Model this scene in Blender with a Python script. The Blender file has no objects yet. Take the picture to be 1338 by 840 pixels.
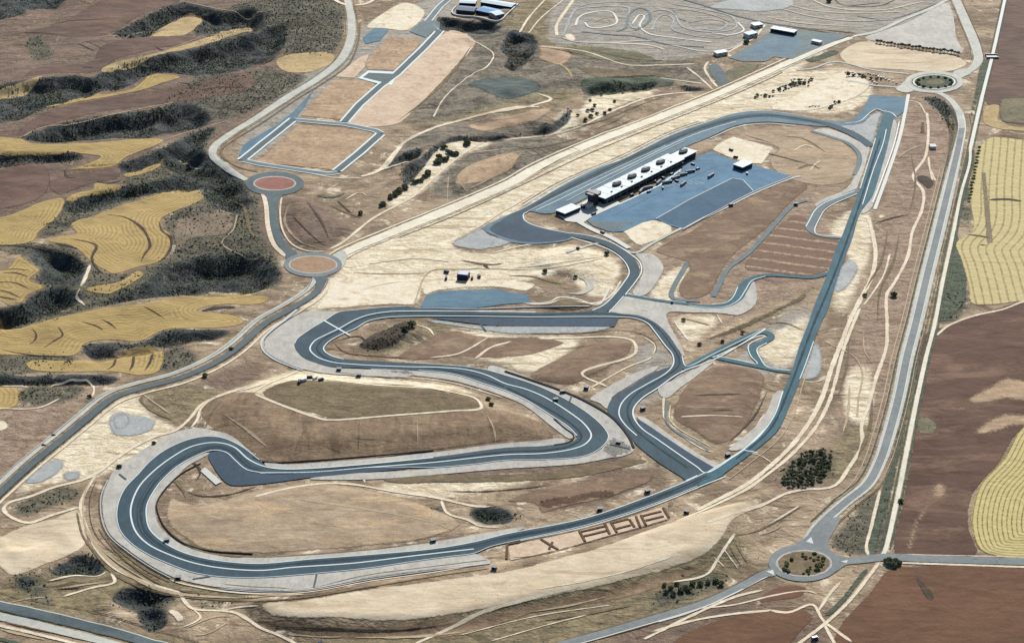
import bpy, bmesh, math, random
import numpy as np
from mathutils import Vector, geometry
random.seed(7); rng = np.random.default_rng(7)
S = bpy.context.scene; COL = S.collection
R = math.radians

# ------------------------------------------------------------------ camera
W, HH, F = 1338.0, 840.0, 3000.0
CH, PITCH, CY = 1150.0, R(26.5), -2350.0
cam = bpy.data.cameras.new('camera'); co = bpy.data.objects.new('camera', cam); COL.objects.link(co)
co.location = (0, CY, CH); co.rotation_euler = (math.pi/2-PITCH, 0, 0)
cam.sensor_width = 36; cam.lens = 36*F/W; cam.clip_start = 1; cam.clip_end = 30000
S.camera = co
sp, cp = math.sin(PITCH), math.cos(PITCH)

# ------------------------------------------------------------------ height field
GX0, GX1, GY0, GY1, GS = -1080.0, 1080.0, -860.0, 1400.0, 3.0
nx, ny = int((GX1-GX0)/GS)+1, int((GY1-GY0)/GS)+1
gx = GX0+np.arange(nx)*GS; gy = GY0+np.arange(ny)*GS
XX, YY = np.meshgrid(gx, gy)          # [ny,nx]
HG = np.zeros((ny, nx))

def hat(x, y):
    fx = np.clip((np.asarray(x)-GX0)/GS, 0, nx-1.001); fy = np.clip((np.asarray(y)-GY0)/GS, 0, ny-1.001)
    i = fx.astype(int); j = fy.astype(int); u = fx-i; v = fy-j
    return (HG[j, i]*(1-u)*(1-v)+HG[j, i+1]*u*(1-v)+HG[j+1, i]*(1-u)*v+HG[j+1, i+1]*u*v)

def unproj(pts, it=7):
    """photo pixel -> point on the ground (world metres)"""
    p = np.asarray(pts, float)
    a = (p[:, 0]-W/2)/F; b = -(p[:, 1]-HH/2)/F
    dx, dy, dz = a, cp+b*sp, -sp+b*cp
    z = np.zeros(len(p))
    for _ in range(it):
        t = (z-CH)/dz
        x, y = dx*t, CY+dy*t
        z = hat(x, y)
    return np.stack([x, y], 1)

def catmull(pts, closed, seg=6):
    p = np.asarray(pts, float); n = len(p); out = []
    rngk = range(n if closed else n-1)
    for k in rngk:
        if closed: p0, p1, p2, p3 = p[k-1], p[k], p[(k+1) % n], p[(k+2) % n]
        else: p0, p1, p2, p3 = p[max(k-1, 0)], p[k], p[k+1], p[min(k+2, n-1)]
        l01 = max(np.linalg.norm(p1-p0), 1e-6)**.5; l12 = max(np.linalg.norm(p2-p1), 1e-6)**.5; l23 = max(np.linalg.norm(p3-p2), 1e-6)**.5
        m1 = (p2-p1)+l12*((p1-p0)/l01-(p2-p0)/(l01+l12)) if l01 > .01 else p2-p1
        m2 = (p2-p1)+l12*((p3-p2)/l23-(p3-p1)/(l12+l23)) if l23 > .01 else p2-p1
        for s in range(seg):
            t = s/seg; t2 = t*t; t3 = t2*t
            out.append((2*t3-3*t2+1)*p1+(t3-2*t2+t)*m1+(-2*t3+3*t2)*p2+(t3-t2)*m2)
    if not closed: out.append(p[-1])
    return np.array(out)

def resample(p, step, closed):
    q = np.vstack([p, p[:1]]) if closed else p
    d = np.linalg.norm(np.diff(q, axis=0), axis=1); keep = np.r_[True, d > 1e-4]; q = q[keep]
    d = np.linalg.norm(np.diff(q, axis=0), axis=1)
    s = np.r_[0, np.cumsum(d)]; n = max(int(round(s[-1]/step)), 3)
    t = np.linspace(0, s[-1], n+1)
    r = np.stack([np.interp(t, s, q[:, 0]), np.interp(t, s, q[:, 1])], 1)
    return r[:-1] if closed else r

def pip(px, py, poly):
    inside = np.zeros(np.shape(px), bool); n = len(poly)
    for k in range(n):
        x1, y1 = poly[k]; x2, y2 = poly[(k+1) % n]
        if y1 == y2: continue
        c = ((y1 > py) != (y2 > py)) & (px < (x2-x1)*(py-y1)/(y2-y1)+x1)
        inside ^= c
    return inside

def segdist(px, py, line, closed):
    d = np.full(np.shape(px), 1e9); n = len(line)
    for k in range(n if closed else n-1):
        x1, y1 = line[k]; x2, y2 = line[(k+1) % n]
        vx, vy = x2-x1, y2-y1; L = vx*vx+vy*vy+1e-9
        t = np.clip(((px-x1)*vx+(py-y1)*vy)/L, 0, 1)
        d = np.minimum(d, (px-x1-t*vx)**2+(py-y1-t*vy)**2)
    return np.sqrt(d)

def win(poly, m=0):
    i0 = max(int((poly[:, 0].min()-m-GX0)/GS), 0); i1 = min(int((poly[:, 0].max()+m-GX0)/GS)+2, nx)
    j0 = max(int((poly[:, 1].min()-m-GY0)/GS), 0); j1 = min(int((poly[:, 1].max()+m-GY0)/GS)+2, ny)
    return slice(j0, max(j1, j0)), slice(i0, max(i1, i0))

def blur(a, r):
    if r < 1: return a
    k = np.ones(2*r+1)/(2*r+1)
    p = np.pad(a, ((r, r), (r, r)), 'edge')
    c = np.cumsum(np.pad(p, ((1, 0), (0, 0))), 0); p = (c[2*r+1:]-c[:-2*r-1])/(2*r+1)
    c = np.cumsum(np.pad(p, ((0, 0), (1, 0))), 1); return (c[:, 2*r+1:]-c[:, :-2*r-1])/(2*r+1)

def feature(px, h, slope):
    """embankment (h>0) or ravine (h<0) over a traced outline"""
    poly = resample(unproj(catmull(px, True, 4)), 9, True)
    w = win(poly); X, Y = XX[w], YY[w]
    if X.size == 0: return
    d = np.where(pip(X, Y, poly), segdist(X, Y, poly, True), 0)
    HG[w] += math.copysign(1, h)*np.minimum(d*slope, abs(h))

def vnoise(scale, seed, octs=4):
    r = np.random.default_rng(seed); out = np.zeros((ny, nx)); amp = 1; tot = 0
    for o in range(octs):
        st = scale/2**o; mx, my = int((GX1-GX0)/st)+3, int((GY1-GY0)/st)+3
        g = r.random((my, mx))*2-1
        fx = (gx-GX0)/st; fy = (gy-GY0)/st; i = fx.astype(int); j = fy.astype(int)
        u = fx-i; v = fy-j; u = u*u*(3-2*u); v = v*v*(3-2*v); u = u[None, :]; v = v[:, None]
        out += amp*(g[j][:, i]*(1-u)*(1-v)+g[j][:, i+1]*u*(1-v)+g[j+1][:, i]*(1-u)*v+g[j+1][:, i+1]*u*v)
        tot += amp; amp *= .5
    return out/tot

def raster(polys, r=3):
    a = np.zeros((ny, nx))
    for px in polys:
        poly = resample(unproj(catmull(px, True, 4)), 6, True)
        w = win(poly); X, Y = XX[w], YY[w]
        if X.size: a[w] = np.maximum(a[w], pip(X, Y, poly))
    return blur(blur(a, r), r)

# ---- traced relief (photo pixels)
RAV = [  # (outline, depth, slope)
 ([(147,47),(183,26),(220,8),(246,4),(296,16),(340,15),(345,36),(288,40),(251,46),(266,25),(257,21),(241,21),(217,33),(196,47),(162,50)], -14, .7),
 ([(120,105),(152,86),(209,72),(251,64),(340,40),(372,34),(372,60),(345,82),(304,94),(251,99),(215,95),(191,100),(168,112),(141,118)], -16, .7),
 ([(-40,127),(58,102),(120,102),(136,115),(100,131),(58,141),(26,157),(-40,158)], -12, .6),
 ([(29,181),(79,162),(157,149),(209,141),(241,134),(262,141),(277,157),(251,170),(215,175),(191,181),(147,181),(65,187)], -15, .75),
 ([(150,219),(183,206),(223,190),(262,171),(283,166),(268,186),(262,208),(240,222),(215,214),(183,224),(160,228)], -12, .6),
 ([(45,318),(60,326),(100,342),(113,352),(100,370),(70,372),(46,366),(57,354),(40,338)], -10, .7),
 ([(120,400),(183,374),(215,348),(290,330),(340,333),(366,358),(340,377),(236,384),(150,396)], -15, .65),
 ([(-40,405),(14,404),(60,378),(100,382),(110,392),(60,412),(20,427),(-40,418)], -12, .7),
 ([(107,454),(120,448),(183,448),(217,431),(262,431),(304,433),(288,441),(236,449),(199,457),(157,462),(141,467),(113,466)], -9, .7),
 ([(-30,493),(34,491),(147,491),(160,498),(0,504),(-30,504)], -8, .7),
 ([(-30,0),(110,-45),(75,10),(45,12),(20,22),(-30,25)], -10, .6),
 ([(-10,203),(60,201),(110,204),(100,210),(60,214),(0,218),(-20,215)], -8, .7),
 ([(80,272),(92,260),(150,246),(200,238),(262,226),(262,246),(204,253),(150,266),(100,279)], -10, .6),
 ([(200,208),(262,200),(300,224),(318,242),(326,270),(300,280),(270,262),(262,236),(225,225)], -12, .5),
 ([(495,224),(513,207),(551,194),(553,200),(526,215)], -9, .9),
 ([(526,221),(549,207),(568,191),(590,182),(633,178),(690,174),(722,166),(738,148),(747,142),(742,160),(722,174),(690,178),(643,184),(586,187),(570,198),(552,221),(534,242),(511,258),(526,243)], -9, .9),
 ([(762,119),(792,111),(854,106),(862,110),(842,118),(804,122),(769,123)], -9, .8),
 ([(884,113),(905,113),(922,118),(900,119)], -5, .8),
 ([(570,36),(573,24),(610,27),(655,36),(650,43),(600,43)], -9, .7),  # shadow below the factory sheds, shaped as a hollow and painted dark
 ([(655,66),(664,48),(684,50),(696,46),(702,62),(690,80),(670,92),(658,88),(664,76)], -8, .8),
 ([(144,782),(171,766),(194,768),(229,778),(204,792),(163,794)], -8, .7),
 ([(62,748),(82,735),(109,723),(136,739),(134,751),(101,753)], -6, .6),
 ([(179,797),(214,797),(219,817),(194,824),(181,809)], -6, .6),
 ([(612,667),(660,665),(673,679),(660,684),(625,682)], -4, .5),
 ([(1208,128),(1226,128),(1242,140),(1252,160),(1248,200),(1243,180),(1232,152)], -5, .5),
]
BANK = [
 ([(270,540),(330,500),(392,489),(480,497),(590,503),(640,520),(712,556),(722,574),(660,582),(487,596),(380,603),(345,596),(316,578),(280,560)], 8, .27),
 ([(468,452),(500,432),(530,420),(560,425),(565,440),(540,450),(500,458)], 6, .4),
 ([(880,522),(930,480),(998,490),(985,530),(950,575),(930,582),(895,560)], 2.5, .3),
 ([(218,668),(226,652),(262,660),(340,640),(420,634),(487,642),(560,662),(600,685),(556,702),(487,712),(400,717),(330,720),(272,715),(238,698)], 1.5, .12),
 ([(690,492),(755,457),(810,445),(830,450),(815,470),(770,495),(745,504)], 3, .3),
 ([(367,262),(380,256),(400,260),(440,285),(470,300),(440,322),(400,330),(380,318),(370,290)], 6, .3),
 ([(590,255),(592,232),(640,210),(690,196),(700,205),(660,228),(610,252)], 5, .4),
 ([(310,790),(490,758),(640,736),(760,712),(876,680),(960,652),(1010,640),(985,680),(942,728),(880,752),(800,778),(700,800),(600,822),(520,830),(420,828),(340,818)], 8, .42),
 ([(915,448),(950,428),(995,409),(1040,388),(1054,381),(1050,390),(1000,416),(955,438)], 3, .5),
 ([(700,400),(712,394),(740,390),(775,398),(760,405),(730,406)], 3, .4),
 ([(690,340),(740,322),(780,330),(800,345),(790,375),(760,365),(720,360)], 4, .25),
]
und = vnoise(190, 3, 5); fine = vnoise(36, 5, 3)
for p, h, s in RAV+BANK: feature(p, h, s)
HILL = raster([[(-60,-40),(440,-40),(440,60),(330,150),(262,195),(310,240),(345,330),(370,365),(330,410),(200,480),(-60,520)]], 14)
ROUGH = raster([p for p, _, _ in RAV], 3)
MID = raster([[(600,40),(660,8),(720,62),(900,82),(930,108),(900,118),(760,182),(640,190),(560,205),(505,222),(480,226),(530,165),(590,100)], [(-20,690),(110,700),(150,760),(260,800),(340,815),(520,838),(300,860),(200,842),(60,806),(-30,790)], [(850,770),(940,735),(990,690),(1040,680),(1030,712),(990,745),(900,780)]], 6)
HG += MID*(vnoise(90, 41, 4)*9+vnoise(30, 43, 3)*3.5)
HG += HILL*und*11 + .35*fine + HILL*fine*1.0 + ROUGH*vnoise(22, 9, 3)*6.0
HG = blur(HG, 1)

# ------------------------------------------------------------------ materials
def L(c): return tuple(((v/255)/12.92 if v/255 <= .04045 else ((v/255+.055)/1.055)**2.4) for v in c)
KA = .56
SATUR = 1.13
def C(r, g, b, k=KA):
    c = L((r, g, b)); y = .2126*c[0]+.7152*c[1]+.0722*c[2]
    return tuple(min(max(y+(v-y)*SATUR, .004)*k, .85) for v in c)+(1,)
class G:
    def __init__(s, name):
        s.m = bpy.data.materials.new(name); s.m.use_nodes = True; s.t = s.m.node_tree; s.t.nodes.clear()
        s.o = s.t.nodes.new('ShaderNodeOutputMaterial'); s.b = s.t.nodes.new('ShaderNodeBsdfPrincipled')
        s.t.links.new(s.b.outputs[0], s.o.inputs[0]); s.b.inputs['Roughness'].default_value = .95
        s.b.inputs['Specular IOR Level'].default_value = .15
        g = s.t.nodes.new('ShaderNodeNewGeometry'); s.pos = g.outputs['Position']
    def lk(s, a, b): s.t.links.new(a, b)
    def setin(s, sock, v):
        if hasattr(v, 'is_linked'): s.lk(v, sock)
        else: sock.default_value = v
    def noise(s, size, det=4, rough=.6, stretch=None, rot=0, dist=0):
        v = s.pos
        if stretch:
            mp = s.t.nodes.new('ShaderNodeMapping'); s.lk(v, mp.inputs[0]); mp.inputs['Rotation'].default_value = (0, 0, rot)
            mp.inputs['Scale'].default_value = stretch; v = mp.outputs[0]
        n = s.t.nodes.new('ShaderNodeTexNoise'); n.inputs['Scale'].default_value = 1/size; n.inputs['Detail'].default_value = det
        n.inputs['Roughness'].default_value = rough; n.inputs['Distortion'].default_value = dist; s.lk(v, n.inputs['Vector']); return n.outputs[0]
    def math(s, op, a, b=0., c=0., clamp=False):
        n = s.t.nodes.new('ShaderNodeMath'); n.operation = op; n.use_clamp = clamp
        for k, v in enumerate((a, b, c)): s.setin(n.inputs[k], v)
        return n.outputs[0]
    def step(s, v, lo, hi):
        n = s.t.nodes.new('ShaderNodeMapRange'); n.interpolation_type = 'SMOOTHSTEP'; s.lk(v, n.inputs[0])
        n.inputs[1].default_value = lo; n.inputs[2].default_value = hi; return n.outputs[0]
    def mix(s, f, a, b, bl='MIX'):
        n = s.t.nodes.new('ShaderNodeMix'); n.data_type = 'RGBA'; n.blend_type = bl
        s.setin(n.inputs[0], f); s.setin(n.inputs[6], a); s.setin(n.inputs[7], b); return n.outputs[2]
    def attr(s, name):
        n = s.t.nodes.new('ShaderNodeAttribute'); n.attribute_name = name; return n.outputs['Fac']
    def grain(s, c, size, amt):
        v = s.math('MULTIPLY_ADD', s.noise(size, 3, .7), amt*2, 1-amt)
        n = s.t.nodes.new('ShaderNodeVectorMath'); n.operation = 'SCALE'; s.lk(c, n.inputs[0]); s.lk(v, n.inputs['Scale']); return n.outputs[0]
    def feather(s, lo=.08, hi=.42, k=1.0):
        n = s.math('ADD', s.math('MULTIPLY', s.noise(7, 4, .7), .6), s.math('MULTIPLY', s.noise(2.2, 3, .6), .4))
        f = s.step(s.math('MULTIPLY_ADD', s.math('SUBTRACT', n, .5), k, s.attr('rim')), lo, hi)
        t = s.t.nodes.new('ShaderNodeBsdfTransparent'); m = s.t.nodes.new('ShaderNodeMixShader')
        s.lk(f, m.inputs[0]); s.lk(t.outputs[0], m.inputs[1]); s.lk(s.b.outputs[0], m.inputs[2]); s.lk(m.outputs[0], s.o.inputs[0])
    def done(s, c, bump=0, bsize=3, rough=None):
        s.setin(s.b.inputs['Base Color'], c)
        if rough: s.b.inputs['Roughness'].default_value = rough
        if bump:
            b = s.t.nodes.new('ShaderNodeBump'); b.inputs['Strength'].default_value = 1; b.inputs['Distance'].default_value = bump
            s.lk(s.noise(bsize, 4, .65), b.inputs['Height'])
            b2 = s.t.nodes.new('ShaderNodeBump'); b2.inputs['Strength'].default_value = 1; b2.inputs['Distance'].default_value = bump*4.5
            s.lk(s.noise(bsize*6, 5, .6, (.7, 1.2, 1), .4, .8), b2.inputs['Height']); s.lk(b2.outputs[0], b.inputs['Normal']); s.lk(b.outputs[0], s.b.inputs['Normal'])
        return s.m

def soil(name, a, b, big=45, small=7, bump=.5, grain=.3, stretch=None, rot=0, c=None, soft=True):
    g = G(name)
    n = g.math('ADD', g.math('MULTIPLY', g.noise(big, 5, .65, dist=.5), .5), g.math('MULTIPLY', g.noise(small, 5, .7, stretch, rot), .5))
    col = g.mix(g.step(n, .36, .64), C(*a), C(*b))
    if c: col = g.mix(g.math('MULTIPLY', g.step(g.noise(big*.45, 6, .72, stretch, rot, .6), .5, .68), .85), col, C(*c))
    tr = g.noise(16, 5, .75, (.12, 1.6, 1), rot+.5, .3)          # faint machine and wash lines
    col = g.mix(g.math('MULTIPLY', g.step(tr, .56, .68), grain*.9), col, C(*[v*.66 for v in a]))
    col = g.mix(g.math('MULTIPLY', g.step(tr, .42, .32), grain*.9), col, C(*[min(v*1.22, 236) for v in b]))
    col = g.grain(col, 1.5, grain*.9); col = g.grain(col, 5.5, grain*.8)
    if soft: g.feather()
    return g.done(col, bump, 4)
def paved(name, a, b, rough=.85, streak=None, rot=0, grain=.12, soft=None):
    g = G(name)
    if soft: g.feather(*soft)
    n = g.math('ADD', g.math('MULTIPLY', g.noise(38, 4, .6), .5), g.math('MULTIPLY', g.noise(6, 4, .7, streak, rot), .5))
    col = g.mix(g.step(n, .36, .64), C(*a), C(*b)); col = g.mix(g.math('MULTIPLY', g.step(g.noise(17, 5, .75, dist=.8), .56, .64), .4), col, C(*[v*.8 for v in a])); col = g.grain(col, 1.3, grain); col = g.grain(col, 7, grain)
    return g.done(col, 0, 1, rough)
def plain(name, c, rough=.7, metal=0):
    g = G(name); col = g.grain(g.mix(0., C(*c), C(*c)), 2.0, .12); g.b.inputs['Metallic'].default_value = metal; return g.done(col, 0, 1, rough)
def striped(name, a, b, period, lo=.35, hi=.65, wob=2.0, bigc=None):
    g = G(name); g.feather(); v = g.attr('stripe')
    v = g.math('ADD', v, g.math('MULTIPLY', g.noise(30, 3), wob))
    s = g.math('MULTIPLY_ADD', g.math('SINE', g.math('MULTIPLY', v, 2*math.pi/period)), .5, .5)
    s = g.math('ADD', s, g.math('MULTIPLY_ADD', g.noise(6, 4, .7), .9, -.45))
    col = g.mix(g.step(s, lo, hi), C(*b), C(*a))
    if bigc: col = g.mix(g.step(g.noise(60, 5, .65), .5, .66), col, C(*bigc))
    col = g.grain(col, 1.6, .2); return g.done(col, .4, 3)

M = {}
M['asphalt'] = paved('dark_asphalt', (42,62,72), (57,79,89), streak=(1,.25,1))
M['asphalt_runoff'] = paved('dark_runoff_asphalt', (42,60,76), (54,74,90))
M['asphalt_teal'] = paved('teal_asphalt', (46,82,94), (62,98,108), streak=(.9,.2,1))
M['rubbered'] = soil('rubbered_asphalt', (34,50,58), (44,62,70), 20, 5, 0, .2, c=(52,72,80))
M['asphalt_grey'] = paved('grey_asphalt', (88,104,108), (108,120,120))
M['asphalt_main'] = paved('main_straight_asphalt', (80,104,116), (104,126,136), streak=(.3,1,1), rot=-.6)
M['paddock'] = paved('paddock_asphalt', (70,104,128), (92,126,148), streak=(.35,1.2,1), rot=-.75)
M['paddock_dark'] = paved('dark_paddock_asphalt', (46,76,98), (60,92,112))
M['blue_lot'] = paved('blue_asphalt', (70,100,118), (92,120,134), streak=(.2,1,1))
M['road'] = paved('road_asphalt', (108,116,118), (128,132,130))
M['road_dark'] = paved('slate_road_asphalt', (70,84,88), (90,102,104))
M['concrete_road'] = paved('pale_worn_road', (172,174,166), (190,190,178), grain=.18, soft=(.02,.3,.7))
M['white_road'] = paved('white_gravel_road', (204,200,182), (222,216,198), grain=.14, soft=(.02,.3,.6))
M['gravel'] = paved('gravel_trap', (164,162,154), (186,183,173), streak=(1,.3,1), grain=.24, soft=(.02,.3,.6))
M['gravel_blue'] = paved('bluish_gravel', (146,150,150), (170,172,168), grain=.24, soft=(.1,.6,1.2))
M['line'] = plain('edge_line_paint', (200,212,212))
M['kerb'] = plain('concrete_kerb', (188,190,182))
M['dirt_road'] = soil('dirt_track', (202,188,163), (228,217,196), 30, 6, .1, .2)
M['dirt_road_dim'] = soil('dim_dirt_track', (166,150,126), (184,168,144), 30, 6, .1, .2)
M['highway_dirt'] = soil('unpaved_highway', (212,204,182), (232,226,208), 40, 7, .1, .16, (.4,1,1), -.5)
M['earth_pale'] = soil('pale_bare_earth', (192,176,150), (214,200,176), 50, 9, .25, .2, (.25,1,1), .25, (170,150,124))
M['earth_white'] = soil('bright_dirt', (212,200,174), (230,222,202), 40, 8, .25, .2, c=(186,168,140))
M['earth_tan'] = soil('tan_bare_earth', (142,125,105), (178,160,137), 50, 9, .4, .4, (.3,1,1), .1, (190,164,130))
M['earth_lot'] = soil('building_lot_earth', (150,128,104), (184,162,135), 35, 7, .3, .4, c=(136,110,90))
M['earth_lot_pale'] = soil('pale_lot_earth', (190,168,146), (208,190,168), 40, 8, .3, .22, c=(176,150,128))
M['earth_brown'] = soil('brown_earth', (108,89,74), (134,113,95), 55, 8, .4, .34, (.5,1,1), -.6, (156,136,114))
M['earth_mound'] = soil('mound_earth', (116,98,80), (146,126,103), 45, 7, .5, .42, (1,.35,1), 0, (100,84,66))
M['plough'] = soil('ploughed_soil', (76,57,47), (98,75,63), 90, 10, .3, .26, (.3,1,1), .1, (128,104,88))
M['plough_red'] = soil('red_brown_soil', (90,65,49), (112,84,65), 70, 10, .3, .26, (.3,1,1), .1, (104,74,60))
M['plough_purple'] = soil('grey_purple_soil', (84,66,58), (112,90,78), 70, 10, .35, .32, (.3,1,1), .1, (92,84,76))
M['fallow'] = soil('fallow_soil', (116,104,90), (136,122,104), 40, 7, .3, .3)
M['straw'] = striped('straw_stubble', (174,152,104), (146,126,88), 5.2, -.25, .85, 5., (150,130,90))
M['stone_light'] = soil('pale_stony_soil', (150,128,106), (182,160,134), 40, 9, .3, .35, (.25,1,1), .1, (126,102,84))
M['straw_pale'] = soil('pale_stubble', (164,144,106), (186,166,128), 30, 6, .3, .34, c=(150,130,98))
M['swath'] = striped('mown_straw_rows', (190,177,134), (142,130,94), 9.5, -.12, .3, 1.6)
M['swath_tight'] = striped('contour_mown_rows', (190,177,128), (122,107,76), 4.6, -.1, .38, .9)
M['strips'] = striped('graded_strips', (118,97,82), (166,146,122), 24, -.02, .16, 4)
M['teal_grass'] = soil('dark_teal_grass', (62,76,76), (84,94,88), 30, 6, .5, .4)
M['weeds'] = soil('dry_weeds', (96,94,76), (128,120,96), 25, 5, .6, .4, c=(80,82,64))
M['ditch'] = soil('weedy_ditch', (66,76,64), (92,98,80), 16, 4, .8, .5, c=(52,64,54))
M['bank_dark'] = soil('dark_earth_bank', (58,50,44), (78,66,54), 14, 4, .6, .5)
M['bank_olive'] = soil('olive_earth_bank', (98,87,68), (124,110,87), 20, 5, .6, .4)
M['island_red'] = soil('red_island_earth', (132,92,84), (146,106,96), 20, 5, .3, .25)
M['island_brown'] = soil('brown_island_earth', (150,124,102), (164,138,114), 20, 5, .3, .25)

# ---- terrain material, driven by soft surveyed soil zones
def terrain_mat():
    g = G('terrain_soil')
    nb = g.noise(80, 6, .65, dist=.6); ns = g.noise(8, 5, .72); nm = g.noise(27, 6, .7, dist=.6)
    st = g.noise(20, 6, .75, (.22, 1.3, 1), .35, .5); st2 = g.noise(14, 5, .75, (1.4, .2, 1), .1, .4)
    col = g.mix(g.step(nb, .38, .62), C(122,106,88), C(166,148,125))
    col = g.mix(g.math('MULTIPLY', g.step(nm, .53, .66), .8), col, C(100,87,69))
    col = g.mix(g.math('MULTIPLY', g.step(nm, .45, .32), .9), col, C(220,208,184))
    mixn = g.math('ADD', g.math('MULTIPLY', ns, .5), g.math('MULTIPLY', nm, .5))
    def zone(name, ca, cb, col, k=.9, rag=1.3, cc=None):
        w = g.attr(name)
        e = g.math('MULTIPLY_ADD', g.math('SUBTRACT', mixn, .5), rag, w)
        f = g.math('MULTIPLY', g.step(e, .28, .72), g.step(w, .02, .2))
        c = g.mix(g.step(mixn, .42, .58), ca, cb)
        if cc: c = g.mix(g.math('MULTIPLY', g.step(st, .52, .66), .8), c, cc)
        return g.mix(g.math('MULTIPLY', f, k), col, c)
    col = zone('brown', C(92,77,68), C(124,105,91), col, cc=C(84,70,62))
    col = zone('rose', C(126,107,93), C(162,142,123), col, cc=C(110,92,78))
    col = zone('olive', C(100,91,70), C(142,130,102), col, cc=C(84,80,60))
    col = zone('stone', C(92,86,76), C(134,126,112), col, cc=C(72,74,68))
    col = zone('grey', C(142,138,130), C(166,161,150), col, cc=C(122,116,106))
    col = zone('pale', C(206,192,164), C(232,222,198), col, .92, .9, C(172,154,126))
    col = zone('scrub', C(66,68,60), C(104,100,84), col, .92, 1.2, C(44,52,52))
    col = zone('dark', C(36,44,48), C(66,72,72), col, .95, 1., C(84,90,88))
    col = g.mix(g.math('MULTIPLY', g.step(st, .56, .72), .4), col, C(92,78,62))
    col = g.mix(g.math('MULTIPLY', g.step(st2, .58, .74), .3), col, C(206,190,160))
    col = g.grain(col, 1.5, .3); col = g.grain(col, 4.5, .28)
    return g.done(col, 1.0, 4)
M['terrain'] = terrain_mat()

# ------------------------------------------------------------------ mesh helpers
def link(name, me, mat=None, parent=None):
    o = bpy.data.objects.new(name, me); COL.objects.link(o)
    if mat is not None and me is not None:
        for m in (mat if isinstance(mat, (list, tuple)) else [mat]): me.materials.append(m)
    if parent: o.parent = parent
    return o
def setp(o, label=None, cat=None, group=None, kind=None):
    if label: o['label'] = label
    if cat: o['category'] = cat
    if group: o['group'] = group
    if kind: o['kind'] = kind
    return o
def np_mesh(name, v, f):
    """v (n,3); f (m,k) equal-size faces"""
    me = bpy.data.meshes.new(name); v = np.asarray(v, np.float32); f = np.asarray(f, np.int32); m, k = f.shape
    me.vertices.add(len(v)); me.vertices.foreach_set('co', v.ravel())
    me.loops.add(m*k); me.loops.foreach_set('vertex_index', f.ravel())
    me.polygons.add(m); me.polygons.foreach_set('loop_start', np.arange(m, dtype=np.int32)*k)
    me.update(calc_edges=True); return me
def smooth(me): me.polygons.foreach_set('use_smooth', np.ones(len(me.polygons), bool))

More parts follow.
